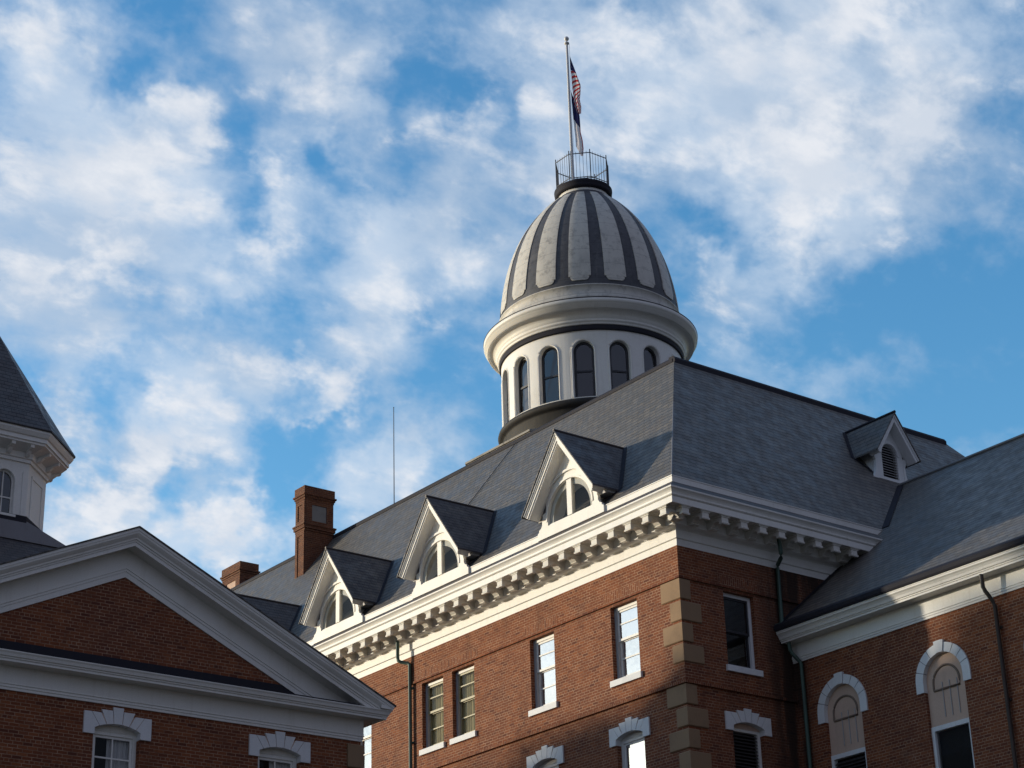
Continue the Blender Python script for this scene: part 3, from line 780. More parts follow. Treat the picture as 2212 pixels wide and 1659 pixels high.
# ---- louvred dormer on the shaded slope
def louvre_dormer():
    F = Face((0, 10.55, 0), (0, 1, 0), (-1, 0, 0))      # d measured from x = 0, going to -x
    xF, xR = 1.93, 1.56
    ze, za, he = 23.47, 24.80, .90
    sl = (za - ze) / he
    xr = lambda z: -RS + (z - RZ0) / SL
    m = MB(); rr, zs, zb = .335, 23.58, 22.83
    top = lambda u: za - .12 - abs(u) * sl
    us = sorted(set([-.56, .56] + [round(rr * math.cos(PI * i / 20), 5) for i in range(21)]))
    for a, b_ in zip(us, us[1:]):
        ha = math.sqrt(max(rr * rr - a * a, 0)); hb = math.sqrt(max(rr * rr - b_ * b_, 0))
        if abs((a + b_) / 2) < rr:
            m.face([F(a, zs + ha, xF), F(b_, zs + hb, xF), F(b_, top(b_), xF), F(a, top(a), xF)])
            m.face([F(a, zs + ha, xF), F(b_, zs + hb, xF), F(b_, zs + hb, xF + .2), F(a, zs + ha, xF + .2)])
            m.face([F(a, 22.45, xF), F(b_, 22.45, xF), F(b_, zb, xF), F(a, zb, xF)])
        else: m.face([F(a, 22.45, xF), F(b_, 22.45, xF), F(b_, top(b_), xF), F(a, top(a), xF)])
    for s in (-1, 1):
        m.face([F(s * rr, zb, xF), F(s * rr, zs, xF), F(s * rr, zs, xF + .2), F(s * rr, zb, xF + .2)])
        m.face([F(s * .558, 22.78, xF + .003), F(s * .558, 23.9, xF + .003), F(s * .558, 23.9, xr(23.9) + .1), F(s * .558, 22.78, xr(22.78) + .1)])
        ear = [(s * .56, 22.45), (s * .80, 22.45), (s * .80, 22.72), (s * .70, 22.85), (s * .64, 23.05), (s * .63, 23.3), (s * .68, 23.4), (s * .68, 23.52), (s * .56, 23.56)]
        m.prism(F, ear if s > 0 else ear[::-1], xF - .02, xF + .07)
    m.ring(F, 0, zs, rr + .01, rr + .07, 0, PI, xF - .03, xF, 20)
    do = m.build('louvre_dormer', 'stone_white', main)
    rk = MB()
    # the gable plane holds (y, z); lateral points down into the gable
    prof = [(0.0, -xR), (.06, -xR), (.065, -xR - .03), (.15, -xR - .03), (.155, -xR - .06), (.165, -xF - .02), (0, -xF - .02)]
    rk.sweep([(10.55 - he, ze), (10.55, za), (10.55 + he, ze)], prof, lambda a, b_, w_: (w_, a, b_))
    rk.build('rake_board', 'stone_white', do)
    r_ = MB()
    for s in (-1, 1):
        A = [F(0, za + .03, xR - .03), F(s * (he + .03), ze, xR - .03), F(s * (he + .03), ze, xr(ze) + .06), F(0, za + .03, xr(za) + .06)]
        B = [p - Vector((0, 0, .05)) for p in A]
        r_.hexa(B + A)
    r_.build('dormer_roof', 'slate', do)
    rc = MB(); rc.tube([F(0, za + .04, xR - .04), F(0, za + .04, xr(za) + .1)], .045, 8); rc.build('ridge_roll', 'dark_metal', do)
    vf = MB()
    for s in (-1, 1):
        def on(u, z): return F(u, z + .012, xr(z) - .012)
        vf.face([on(0, za), on(s * .16, za + .02), on(s * (he + .17), ze - .02), on(s * he, ze)])
        vf.face([on(s * he, ze), on(s * (he + .17), ze - .02), on(s * .68, 22.9), on(s * .56, 22.9)])
    vf.build('valley_flashing', 'dark_metal', do)
    l = MB(); zz = zb + .01
    while zz < zs + rr:
        hw = rr if zz < zs else math.sqrt(max(rr * rr - (zz - zs) ** 2, 0.0))
        if hw > .04:
            l.hexa([F(-hw, zz, xF + .03), F(hw, zz, xF + .03), F(hw, zz + .015, xF + .03), F(-hw, zz + .015, xF + .03), F(-hw, zz + .05, xF + .12), F(hw, zz + .05, xF + .12), F(hw, zz + .065, xF + .12), F(-hw, zz + .065, xF + .12)])
        zz += .082
    l.build('louvre', 'grey_and_shade', do)
    k = MB(); k.fbox(F, -.4, .4, 22.7, 24.0, xF + .16, xF + .18); k.build('interior', 'room', do)
louvre_dormer()

# ---- drainpipes on the main block
p = MB()
p.tube([(-11.914, -.33, 18.93), (-11.914, -.33, 18.16), (-11.90, -.32, 18.08), (-11.86, -.26, 18.03), (-11.69, -.12, 17.98), (-11.65, -.095, 17.93), (-11.64, -.09, 17.84), (-11.64, -.09, 0.0)], .052, 12)
for z in (17.2, 15.6, 14.0, 12.4): p.fbox(FA, -11.72, -11.56, z, z + .05, -.06, .0)
p.build('drainpipe', 'copper', main)
p = MB()
p.tube([(.40, 3.20, 18.93), (.40, 3.24, 18.60), (.40, 3.25, 18.45), (.36, 3.28, 18.36), (.14, 3.36, 18.24), (.11, 3.37, 18.16), (.10, 3.37, 16.62)], .055, 12)
p.box(.0, .22, 3.22, 3.52, 16.5, 16.66)
p.build('drainpipe', 'copper', main)

# ================================================================== SIDE WING (right)
wing = thing('side_wing', 'lower brick wing at right with round-arched windows partly blocked by beige panels', 'building', (12, 3.77, 0))
WX = 30.0
Z0W = 15.68
def small_cornice(z0):      # (out, height) shared by the wing and the gabled house
    return [(0, 0), (.03, 0), (.03, .05), (.045, .06), (.045, .105), (.062, .115), (.062, .135), (.05, .14), (.05, .49), (.36, .50), (.36, .475), (.40, .475), (.40, .525), (.425, .53), (.425, .56), (.455, .565), (.475, .62), (.51, .67), (.545, .70), (.545, .735), (.56, .74), (.56, .76), (.0, .77)]
shift = lambda pr, z0: [(q, z + z0) for q, z in pr]
AW = [1.55, 4.83, 8.11, 11.39, 14.67]
w = MB()
holes = [(c - .61, c + .61, 10.0, 14.80) for c in AW]
wall_holes(w, FW, 0.004, WX, 0, Z0W, holes, 0.3)
w.build('wall', 'brick', wing)
c_ = MB()
c_.sweep([(0.02, 3.77), (WX, 3.77)], shift(small_cornice(0), Z0W), XY)
c_.build('cornice', 'white', wing)
gt = MB()
gt.sweep([(0.02, 3.77), (WX, 3.77)], [(.3, 16.455), (.59, 16.448), (.615, 16.49), (.625, 16.58), (.60, 16.61), (.45, 16.70), (.3, 16.70)], XY)
gt.build('gutter', 'dark_metal', wing)
r_ = MB()
ye, ze, yr, zr = 3.77 - .57, 16.56, 10.55, 22.50
r_.face([(-3, ye, ze), (WX, ye, ze), (WX, yr, zr), (-3, yr, zr)])
r_.face([(-3, 2 * yr - ye, ze), (WX, 2 * yr - ye, ze), (WX, yr, zr), (-3, yr, zr)])
rw = r_.build('roof', 'slate', wing)
rc = MB(); rc.tube([(-1.7, yr, zr + .03), (WX, yr, zr + .03)], .05, 8); rc.build('ridge_cap', 'grey_metal', rw)
vf = MB()      # flashing where the wing roof dies into the big roof
wz = lambda y: ze + (y - ye) * (zr - ze) / (yr - ye)
xm = lambda z: RS - (z - RZ0) / SL
pts = [(xm(wz(y)), y, wz(y)) for y in (7.45, 8.2, 9.0, 9.8, 10.55)]
for (a, b_) in zip(pts, pts[1:]):
    vf.face([(a[0] - .02, a[1], a[2] + .03), (a[0] + .24, a[1], a[2] + .03), (b_[0] + .24, b_[1], b_[2] + .03), (b_[0] - .02, b_[1], b_[2] + .03)])
vf.build('valley_flashing', 'dark_metal', rw)
vf = MB()
vf.face([(.0, 3.25, wz(3.25) + .03), (.22, 3.25, wz(3.25) + .03), (.22, 6.0, wz(6.0) + .03), (.0, 6.0, wz(6.0) + .03)])
vf.build('valley_flashing', 'dark_metal', rw)
def blocked_window(c, louvre):
    F = FW
    m = MB(); r0, r1, zc, zf = .605, .835, 14.19, 13.955
    gp = .012
    n = 9; A = [PI * i / n for i in range(n + 1)]
    for i in range(n):
        if i == 4: continue
        m.ring(F, c, zc, r0, r1, A[i] + (gp if i else 0), A[i + 1] - (gp if i < n - 1 else 0), -.04, .16, 6)
    m.ring(F, c, zc, r0, r1 + .06, A[4] + gp * .6, A[5] - gp * .6, -.065, .16, 4)
    for s in (-1, 1):
        m.fbox(F, min(c + s * r0, c + s * r1), max(c + s * r0, c + s * r1), zf, zc, -.04, .16)
    m.k = 1
    m.ring(F, c, zc, r0 + .02, r1 - .02, 0, PI, -.027, .1, 24)
    win = m.build('window', ['stone_white', 'louvre'], wing)
    p = MB(); d = .09
    zt = 13.125
    n = 24
    pts = [(c + .612 * math.cos(PI * i / n), zc + .612 * math.sin(PI * i / n)) for i in range(n + 1)]
    p.prism(F, [(c - .612, zt), (c + .612, zt)] + pts, d, d + .06)
    p.build('panel', 'stucco', win)
    t = MB()       # raised outline of the old fanlight and three thin bars
    rr, zb = .40, 13.955; zk = 14.11
    ring_r = .03
    path = [(c - rr, zb), (c - rr, zk)] + [(c + rr * math.cos(PI - PI * i / 20), zk + rr * math.sin(PI * i / 20)) for i in range(1, 20)] + [(c + rr, zk), (c + rr, zb), (c - rr, zb)]
    t.tube([F(u, z, d - .004) for u, z in path], ring_r, 6)
    t.build('fanlight_outline', 'groove_shade', win)
    for u in (-.13, .09, .32):
        b = MB(); b.tube([F(c + u, 13.29, d - .016), F(c + u, 14.125, d - .016)], .011, 6); b.build('fanlight_bar', 'grey_and_shade', win)
    f = MB()
    zb, zt = 10.0, 13.12
    f.fbox(F, c - .61, c - .52, zb, zt, .07, .2); f.fbox(F, c + .52, c + .61, zb, zt, .07, .2); f.fbox(F, c - .52, c + .52, zt - .11, zt, .068, .2)
    f.fbox(F, c - .52, c + .52, 11.5, 11.58, .09, .18)
    f.build('frame', 'stone_white', win)
    g_ = MB()
    if louvre:
        zz = 11.6
        while zz < zt - .16:
            g_.hexa([F(c - .52, zz, .09), F(c + .52, zz, .09), F(c + .52, zz + .012, .09), F(c - .52, zz + .012, .09), F(c - .52, zz + .06, .17), F(c + .52, zz + .06, .17), F(c + .52, zz + .072, .17), F(c - .52, zz + .072, .17)])
            zz += .085
        g_.build('louvre', 'louvre_dark', win)
    else:
        g_.face([F(c - .52, 10.0, .15), F(c + .52, 10.0, .15), F(c + .52, zt - .1, .15), F(c - .52, zt - .1, .15)])
        g_.build('pane', 'glass_dim', win)
    k = MB(); k.fbox(F, c - .7, c + .7, 9.9, zt, .30, .32); k.build('interior', 'room', win)
for i, c in enumerate(AW): blocked_window(c, i == 0)
p = MB()
p.tube([(.20, 3.46, 16.16), (.20, 3.48, 15.98), (.23, 3.53, 15.86), (.33, 3.66, 15.66), (.355, 3.685, 15.58), (.355, 3.685, 0)], .05, 12)
p.build('drainpipe', 'copper', wing)
p = MB()
p.tube([(6.60, 3.40, 16.17), (6.60, 3.42, 15.86), (6.61, 3.46, 15.78), (6.66, 3.62, 15.55), (6.665, 3.675, 15.45), (6.665, 3.68, 0)], .05, 12)
for z in (14.9, 13.2, 11.5): p.fbox(FW, 6.59, 6.74, z, z + .05, -.05, 0)
p.build('drainpipe', 'bronze', wing)

# ================================================================== GABLED HOUSE (left)
gab = thing('gabled_building', 'shaded brick building with a wide white pediment gable, lower left', 'building', (-2, -14.09, 0))
YC, YR_, YL = -14.09, -8.11, -20.07
ZG = 12.6
YE, ZE, ZA, XO = 6.53, 13.36, 16.35, .56          # eave half-span, eave and apex height, overhang
WC = [-10.21, -14.09, -17.97]
w = MB()
hl = [(c - .525, c + .525, 9.2, 11.955 + .255) for c in WC]
wall_holes(w, FL, YL, YR_, 0, ZG, hl, 0.32)
w.face([FL(YL, ZG), FL(YR_, ZG), FL(YR_, 13.2), FL(YC, 15.75), FL(YL, 13.2)])
w.face([(-2, YR_, 0), (-30, YR_, 0), (-30, YR_, 13.2), (-2, YR_, 13.2)])
w.face([(-2, YL, 0), (-30, YL, 0), (-30, YL, 13.2), (-2, YL, 13.2)])
w.build('wall', 'brick', gab)
for c in WC:
    wn = arched_window(FL, c, 11.955, gab, 9.2, 'curtain', 'glass_dull', cur=(.42, 1.0), bars={'meet': 10.9, 'h': [11.54], 'v': [c]})
c_ = MB()
pr = small_cornice(0)
front = shift(pr[:17], ZG) + [(.50, ZG + .655), (.50, ZG + .675), (0, ZG + .68)]
c_.sweep([(-2, YL), (-2, YR_), (-30, YR_)], front, XY)
c_.build('cornice', 'white', gab)
c_ = MB()
c_.sweep([(-1.46, YR_), (-30, YR_)], shift([(.2, .685), (.505, .684), (.512, .70), (.545, .735), (.545, .742), (.56, .745), (.56, .757), (.2, .765)], ZG), XY)
c_.build('eave_cornice', 'white', gab)
lg = MB()      # dark flashed ledge on top of the horizontal cornice
lg.prism(Face((0, 0, 0), (1, 0, 0), (0, 1, 0)), [(-2.0, ZG + .68), (-1.495, ZG + .682), (-1.495, ZG + .70), (-1.975, ZG + .85), (-1.98, ZG + 1.0), (-2.0, ZG + 1.01)], YL + .3, YR_ - .35)
lg.build('ledge_flashing', 'dark_metal', gab)
rk = MB()
sv = [(0.0, XO), (.055, XO), (.06, XO - .015), (.10, XO - .02), (.135, XO - .05), (.175, XO - .09), (.21, XO - .10), (.215, XO - .125), (.25, XO - .13), (.255, XO - .15), (.33, XO - .15), (.33, XO - .20), (.315, XO - .20), (.30, .03), (.0, .03)]
rk.sweep([(YC - YE, ZE), (YC, ZA), (YC + YE, ZE)], sv, lambda a, b_, w_: (-2 + w_, a, b_))
tn = (ZA - ZE) / YE; cs = math.cos(math.atan(tn))
for l0, l1, q_ in ((.29, .67, .05), (.67, .70, .066), (.70, .755, .048), (.755, .765, .036), (.765, .87, .032)):
    for sg in (-1, 1):
        z0, z1, zl = ZA - l0 / cs, ZA - l1 / cs, ZG + .60
        rk.prism(FL, [(YC, z1), (YC + sg * (z1 - zl) / tn, zl), (YC + sg * (z0 - zl) / tn, zl), (YC, z0)][::sg], -q_, .02)
rk.build('raking_cornice', 'white', gab)
r_ = MB()
for s in (-1, 1):
    A = [(-1.415, YC, ZA + .035), (-1.415, YC + s * (YE + .03), ZE + .02), (-30, YC + s * (YE + .03), ZE + .02), (-30, YC, ZA + .035)]
    r_.hexa([(x, y, z - .03) for x, y, z in A] + A)
r_.build('roof', 'slate', gab)
for z0, z1, k in [(11.99, 12.52, 1), (11.46, 11.93, 0), (10.92, 11.40, 1), (10.4, 10.86, 0), (9.86, 10.34, 1)]:
    q = MB(); c = .02
    q.sweep([(-2, YR_ - (.36 if k else .66)), (-2, YR_), (-2 - (.66 if k else .36), YR_)], [(0.0, z0), (0.05 - c, z0), (0.05, z0 + c), (0.05, z1 - c), (0.05 - c, z1), (0.0, z1)], XY)
    q.build('quoin', 'stone', gab)

# ================================================================== CUPOLA (far left)
CX, CY = -10.33, YC
cup = thing('octagonal_cupola', 'white octagonal lantern under a dark slate spire at the left edge', 'cupola', (CX, CY, 13))
AP = 1.49
k8 = 1 / math.cos(PI / 8)
def oct_(ap, z, rot=PI / 8): return [(CX + ap * k8 * math.cos(rot + PI / 4 * i), CY + ap * k8 * math.sin(rot + PI / 4 * i), z) for i in range(8)]
def oct_sweep(mb, prof): mb.grid([oct_(a, z) for a, z in prof], True)
m = MB()
ZB, ZT = 18.86, 20.50
for i in range(8):
    a = PI / 4 * i
    F = Face((CX + AP * math.cos(a), CY + AP * math.sin(a), 0), (-math.sin(a), math.cos(a), 0), (-math.cos(a), -math.sin(a), 0))
    h = AP * math.tan(PI / 8); rr, zs, zb = .26, 19.85, 18.97
    if i % 2:
        m.face([F(-h, ZB), F(h, ZB), F(h, ZT), F(-h, ZT)])
        for s in (-1, 1): m.fbox(F, s * .36 - .03, s * .36 + .03, ZB, ZT - .36, -.02, .0)
        m.fbox(F, -.39, .39, ZT - .42, ZT - .36, -.022, .0)
        continue
    us = sorted(set([-h, h] + [round(rr * math.cos(PI * j / 16), 5) for j in range(17)]))
    for u, v in zip(us, us[1:]):
        ha = math.sqrt(max(rr * rr - u * u, 0)); hb = math.sqrt(max(rr * rr - v * v, 0))
        if abs((u + v) / 2) < rr:
            m.face([F(u, zs + ha), F(v, zs + hb), F(v, ZT), F(u, ZT)]); m.face([F(u, ZB), F(v, ZB), F(v, zb), F(u, zb)])
            m.face([F(u, zs + ha), F(v, zs + hb), F(v, zs + hb, .15), F(u, zs + ha, .15)])
        else: m.face([F(u, ZB), F(v, ZB), F(v, ZT), F(u, ZT)])
    for s in (-1, 1): m.face([F(s * rr, zb), F(s * rr, zs), F(s * rr, zs, .15), F(s * rr, zb, .15)])
    m.ring(F, 0, zs, rr + .01, rr + .06, 0, PI, -.03, 0, 16)
    for s in (-1, 1):
        m.fbox(F, s * (rr + .035) - .025, s * (rr + .035) + .025, zb, zs, -.03, 0)
        m.fbox(F, s * .50 - .03, s * .50 + .03, ZB, ZT - .36, -.02, .0)
    m.fbox(F, -rr - .08, rr + .08, zb - .06, zb, -.06, .1)
m.build('drum', 'white', cup)
for i in range(8):
    a = PI / 4 * i
    F = Face((CX + AP * math.cos(a), CY + AP * math.sin(a), 0), (-math.sin(a), math.cos(a), 0), (-math.cos(a), -math.sin(a), 0))
    if i % 2: continue
    f = MB(); rr, zs, zb = .26, 19.85, 18.97
    f.ring(F, 0, zs, rr - .035, rr + .005, 0, PI, .07, .12, 16)
    f.fbox(F, -.014, .014, zb, zs + rr - .02, .075, .115)
    f.fbox(F, -rr, rr, 19.40, 19.435, .072, .118); f.fbox(F, -rr, rr, zb, zb + .04, .072, .118)
    for s in (-1, 1): f.fbox(F, s * (rr - .015) - .018, s * (rr - .015) + .018, zb, zs, .07, .12)
    wn = f.build('window', 'white', cup)
    p = MB()
    p.face([F(rr * math.cos(PI * j / 16), zs + rr * math.sin(PI * j / 16), .1) for j in range(17)] + [F(-rr, zb, .1), F(rr, zb, .1)])
    p.build('pane', 'glass_dim', wn)
core = MB(); oct_sweep(core, [(AP - .3, ZB), (AP - .3, ZT)]); core.build('interior', 'room', cup)
c_ = MB()
oct_sweep(c_, [(AP, 20.38), (AP + .05, 20.38), (AP + .05, 20.46), (AP + .09, 20.48), (AP + .10, 20.62), (AP + .46, 20.74), (AP + .46, 20.80), (AP + .50, 20.80), (AP + .50, 20.90), (AP + .54, 20.92), (AP + .60, 21.02), (AP + .60, 21.08), (AP + .3, 21.12)])
cc = c_.build('cornice', 'white', cup)
for i in range(8):
    a = PI / 4 * i
    F = Face((CX + AP * math.cos(a), CY + AP * math.sin(a), 0), (-math.sin(a), math.cos(a), 0), (-math.cos(a), -math.sin(a), 0))
    for u in ((-.33, .33) if i % 2 else (-.5, 0, .5)):
        b = MB()
        b.prism(Face(F(u, 0, 0), (math.cos(a), math.sin(a), 0), (-math.sin(a), math.cos(a), 0)), [(.09, 20.52), (.12, 20.50), (.2, 20.54), (.28, 20.62), (.42, 20.66), (.44, 20.76), (.09, 20.70)], -.05, .05)
        b.build('bracket', 'white', cc)
s_ = MB()
oct_sweep(s_, [(AP + .63, 21.07), (AP + .64, 21.11), (AP + .32, 21.62), (.95, 23.05), (.12, 24.42), (.0, 24.5)])
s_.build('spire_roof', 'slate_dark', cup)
fn = MB()
fn.lathe([(.0, 24.95), (.04, 24.9), (.09, 24.82), (.09, 24.74), (.04, 24.66), (.03, 24.55), (.12, 24.47), (.16, 24.40), (.02, 24.38)], (CX, CY), 16)
fn.tube([(CX, CY, 24.6), (CX, CY, 26.4)], .018, 8)
fn.lathe([(.0, 26.0), (.07, 25.95), (.0, 25.86)], (CX, CY), 12)
fn.build('finial', 'brown_metal', cup)
sk = MB()
def sq(s, z): return [(CX + s, CY - s, z), (CX + s, CY + s, z), (CX - s, CY + s, z), (CX - s, CY - s, z)]
o8 = oct_(AP + .02, 18.88)
q = sq(1.72, 18.33)
for i in range(4):
    # each side of the square meets one face and two corners of the octagon
    a, b_ = q[i], q[(i + 1) % 4]
    v0, v1 = o8[(2 * i + 7) % 8], o8[(2 * i) % 8]
    sk.face([a, b_, v1, v0])
    sk.face([b_, o8[(2 * i + 1) % 8], v1])
sk.grid([sq(1.72, 18.33), sq(1.74, 18.27), sq(1.66, 18.26)], True)
sk.build('skirt_flashing', 'grey_metal', cup)
cb = MB()
oct_sweep(cb, [(AP + .03, 18.99), (AP + .045, 18.985), (AP + .045, 18.80), (AP + .0, 18.78)])
cb.build('curb', 'dark_metal', cup)
hr = MB()
hr.grid([sq(1.68, 18.28), sq(3.4, 16.7), sq(4.2, 14.5)], True)
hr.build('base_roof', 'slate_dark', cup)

# ================================================================== DOMED TOWER
TX, TY = -15.36, 10.55
tow = thing('domed_tower', 'round white tower with arched windows under a dark dome with cream stripes', 'tower', (TX, TY, 26.2))
c2 = (TX, TY)
m = MB()
a8 = 4.35
rows = []
for ap, z in ((a8, 26.15), (a8, 27.36), (a8 + .06, 27.37), (a8 + .06, 27.44), (3.0, 27.50)):
    rows.append([(TX + ap * k8 * math.cos(PI / 8 + PI / 4 * i), TY + ap * k8 * math.sin(PI / 8 + PI / 4 * i), z) for i in range(8)])
m.grid(rows, True)
m.build('plinth', 'plinth', tow)
m = MB()
m.lathe([(3.30, 27.44), (3.26, 28.55), (3.30, 28.60), (3.36, 28.62), (3.43, 28.68), (3.45, 28.75), (3.43, 28.82), (3.36, 28.87), (3.31, 28.875), (3.31, 28.90), (3.22, 28.905)], c2, 128)
m.build('base_moulding', 'lead_dark', tow)
# drum wall with sixteen arched openings
RD, ZD0, ZD1 = 3.265, 28.89, 31.45
rr, zs, zb = .37, 30.70, 28.95
dm = MB()
def cyl(a0, u, z, d=0.0):
    a = a0 + u / RD
    return (TX + (RD - d) * math.cos(a), TY + (RD - d) * math.sin(a), z)
hb_ = PI / 16 * RD
base_us = sorted(set([-hb_, -hb_ * .8, hb_ * .8, hb_] + [round(rr * math.cos(PI * j / 18), 5) for j in range(19)]))
for i in range(16):
    a0 = PI / 8 * i
    for u, v in zip(base_us, base_us[1:]):
        ha = math.sqrt(max(rr * rr - u * u, 0)); hb = math.sqrt(max(rr * rr - v * v, 0))
        if abs((u + v) / 2) < rr:
            dm.face([cyl(a0, u, zs + ha), cyl(a0, v, zs + hb), cyl(a0, v, ZD1), cyl(a0, u, ZD1)])
            dm.face([cyl(a0, u, ZD0), cyl(a0, v, ZD0), cyl(a0, v, zb), cyl(a0, u, zb)])
            dm.face([cyl(a0, u, zs + ha), cyl(a0, v, zs + hb), cyl(a0, v, zs + hb, .24), cyl(a0, u, zs + ha, .24)])
            dm.face([cyl(a0, u, zb), cyl(a0, v, zb), cyl(a0, v, zb, .24), cyl(a0, u, zb, .24)])
        else: dm.face([cyl(a0, u, ZD0), cyl(a0, v, ZD0), cyl(a0, v, ZD1), cyl(a0, u, ZD1)])
    for s in (-1, 1): dm.face([cyl(a0, s * rr, zb), cyl(a0, s * rr, zs), cyl(a0, s * rr, zs, .24), cyl(a0, s * rr, zb, .24)])
    F = Face(cyl(a0, 0, 0), (-math.sin(a0), math.cos(a0), 0), (-math.cos(a0), -math.sin(a0), 0))
    def G(u, z, d=0.0, a0=a0): return Vector(cyl(a0, u, z, d))
    # bead round each opening
    A = [PI * j / 20 for j in range(21)]
    path = [(rr + .035, zb)] + [((rr + .035) * math.cos(a), zs + (rr + .035) * math.sin(a)) for a in A] + [(-rr - .035, zb)]
    dm.tube([G(u, z, -.0) for u, z in path], .022, 6)
    path = [(rr + .085, zb)] + [((rr + .085) * math.cos(a), zs + (rr + .085) * math.sin(a)) for a in A] + [(-rr - .085, zb)]
    dm.tube([G(u, z, .006) for u, z in path], .014, 6)
dm.build('drum', 'white', tow)
for i in range(16):
    a0 = PI / 8 * i
    def G(u, z, d=0.0, a0=a0): return Vector(cyl(a0, u, z, d))
    f = MB(); d = .15
    f.ring(G, 0, zs, rr - .085, rr + .004, 0, PI, d, d + .07, 18)
    for s in (-1, 1): f.fbox(G, s * (rr - .04) - .045, s * (rr - .04) + .045, zb, zs, d, d + .07)
    f.fbox(G, -rr + .08, rr - .08, 29.93, 30.0, d - .002, d + .07); f.fbox(G, -rr + .08, rr - .08, zb, zb + .07, d - .002, d + .07)
    wn = f.build('window', 'sash_dark', tow)
    p = MB()
    p.face([G((rr - .06) * math.cos(PI * j / 16), zs + (rr - .06) * math.sin(PI * j / 16), d + .03) for j in range(17)] + [G(-rr + .06, zb, d + .03), G(rr - .06, zb, d + .03)])
    p.build('pane', 'glass_dim', wn)
ic = MB(); ic.lathe([(2.55, 28.6), (2.55, 31.5)], c2, 48); ic.build('interior', 'room_brown', tow)
m = MB(); m.lathe([(3.26, 31.44), (3.325, 31.44), (3.335, 31.46), (3.335, 31.62), (3.32, 31.64)], c2, 128); m.build('band', 'dark_metal', tow)
m = MB()
m.lathe([(3.30, 31.63), (3.36, 31.63), (3.375, 31.66), (3.375, 31.72), (3.41, 31.73), (3.42, 31.79), (3.40, 31.81), (3.43, 31.83), (3.44, 31.93), (3.49, 32.0), (3.56, 32.06), (3.66, 32.09), (3.70, 32.09), (3.70, 32.075), (3.75, 32.075), (3.755, 32.17), (3.79, 32.18), (3.80, 32.24), (3.84, 32.26), (3.875, 32.31), (3.88, 32.40), (3.86, 32.415), (3.80, 32.42)], c2, 144)
m.build('cornice', 'white', tow)
m = MB(); m.lathe([(3.885, 32.40), (3.89, 32.43), (3.80, 32.45), (3.50, 32.56), (3.36, 32.66), (3.36, 32.69)], c2, 144); m.build('gutter', 'dark_metal', tow)
m = MB(); m.lathe([(3.34, 32.60), (3.36, 32.70), (3.36, 32.76), (3.33, 32.78), (3.30, 32.80), (3.30, 33.17), (3.32, 33.18), (3.32, 33.22), (3.24, 33.24)], c2, 144)
m.build('step_ring', 'dome_light', tow)
# dome
DP = [(3.245, 33.20), (3.238, 33.5), (3.20, 33.9), (3.13, 34.37), (3.03, 34.86), (2.90, 35.35), (2.725, 35.85), (2.51, 36.34), (2.235, 36.83), (1.87, 37.35), (1.55, 37.72), (1.27, 38.0), (1.02, 38.22), (.90, 38.30)]
def dome_r(z):
    for (r0, z0), (r1, z1) in zip(DP, DP[1:]):
        if z <= z1: return r0 + (r1 - r0) * (z - z0) / (z1 - z0)
    return DP[-1][0]
import bisect
def dome_rs(z):   # smoothed
    return (dome_r(max(z - .15, 33.2)) + dome_r(z) * 2 + dome_r(min(z + .15, 38.3))) / 4
zz = [33.20 + 5.1 * i / 60 for i in range(61)]
m = MB(); m.lathe([(dome_rs(z), z) for z in zz], c2, 160)
dome = m.build('dome', 'dome_dark', tow)
pn = MB(); pn.smooth = True
def panel_mesh(a0):
    p = MB()
    frac = .31 * PI / 8
    zlo, zsh, zhi = 33.40, 33.57, 38.05
    rows = []
    zz2 = [zlo, zlo + .015, zlo + .045, zlo + .09, zlo + .14, zsh - .001, zsh, zsh + .03] + [zsh + .03 + (zhi - zsh - .03) * i / 34 for i in range(1, 35)]
    for z in zz2:
        t_ = (z - zlo) / (zsh - zlo)
        h = frac * 2
        if z < zsh - .0001: h *= .50 + .36 * math.sqrt(max(0.0, 1 - (1 - min(t_, 1)) ** 2))
        taper = 1.0 if z < 36.5 else 1.0 - .10 * (z - 36.5) / 1.5
        h *= taper
        row = []
        for j in range(9):
            u = -1 + 2 * j / 8
            a = a0 + u * h / 2 * 1.0
            r_e = dome_rs(z) + (.035 if abs(u) < .999 else .03)
            row.append((TX + r_e * math.cos(a), TY + r_e * math.sin(a), z))
        rows.append(row)
    p.smooth = True
    p.grid(rows)
    p.smooth = False
    # edges down to the dome shell
    for side in (0, 8):
        e = []
        for rw_, z in zip(rows, zz2):
            x, y, _ = rw_[side]; a = math.atan2(y - TY, x - TX); r_i = dome_rs(z) - .02
            e.append([(x, y, z), (TX + r_i * math.cos(a), TY + r_i * math.sin(a), z)])
        p.grid(e)
    e = []
    for x, y, z in rows[0]:
        a = math.atan2(y - TY, x - TX); r_i = dome_rs(z) - .02
        e.append([(x, y, z), (TX + r_i * math.cos(a), TY + r_i * math.sin(a), z)])
    p.grid(e)
    return p
for i in range(16): panel_mesh(PI / 8 * i).build('dome_stripe', 'dome_light', dome)
m = MB(); m.lathe([(.90, 38.20), (.935, 38.21), (.95, 38.24), (.95, 38.42), (.90, 38.44)], c2, 64); m.build('collar', 'white', tow)
m = MB(); m.lathe([(.90, 38.395), (.99, 38.40), (1.05, 38.44), (1.075, 38.50), (1.06, 38.57), (1.09, 38.61), (1.09, 38.68), (1.05, 38.70), (.0, 38.71)], c2, 64); m.build('balcony', 'dark_metal', tow)
m = MB()
hx, hy = TX - .1, TY + .0
m.box(hx - .42, hx + .42, hy - .42, hy + .42, 38.70, 38.86)
m.grid([[(hx - .48, hy - .48, 38.86), (hx + .48, hy - .48, 38.86), (hx + .48, hy + .48, 38.86), (hx - .48, hy + .48, 38.86)], [(hx - .02, hy - .02, 39.12), (hx + .02, hy - .02, 39.12), (hx + .02, hy + .02, 39.12), (hx - .02, hy + .02, 39.12)]], True)
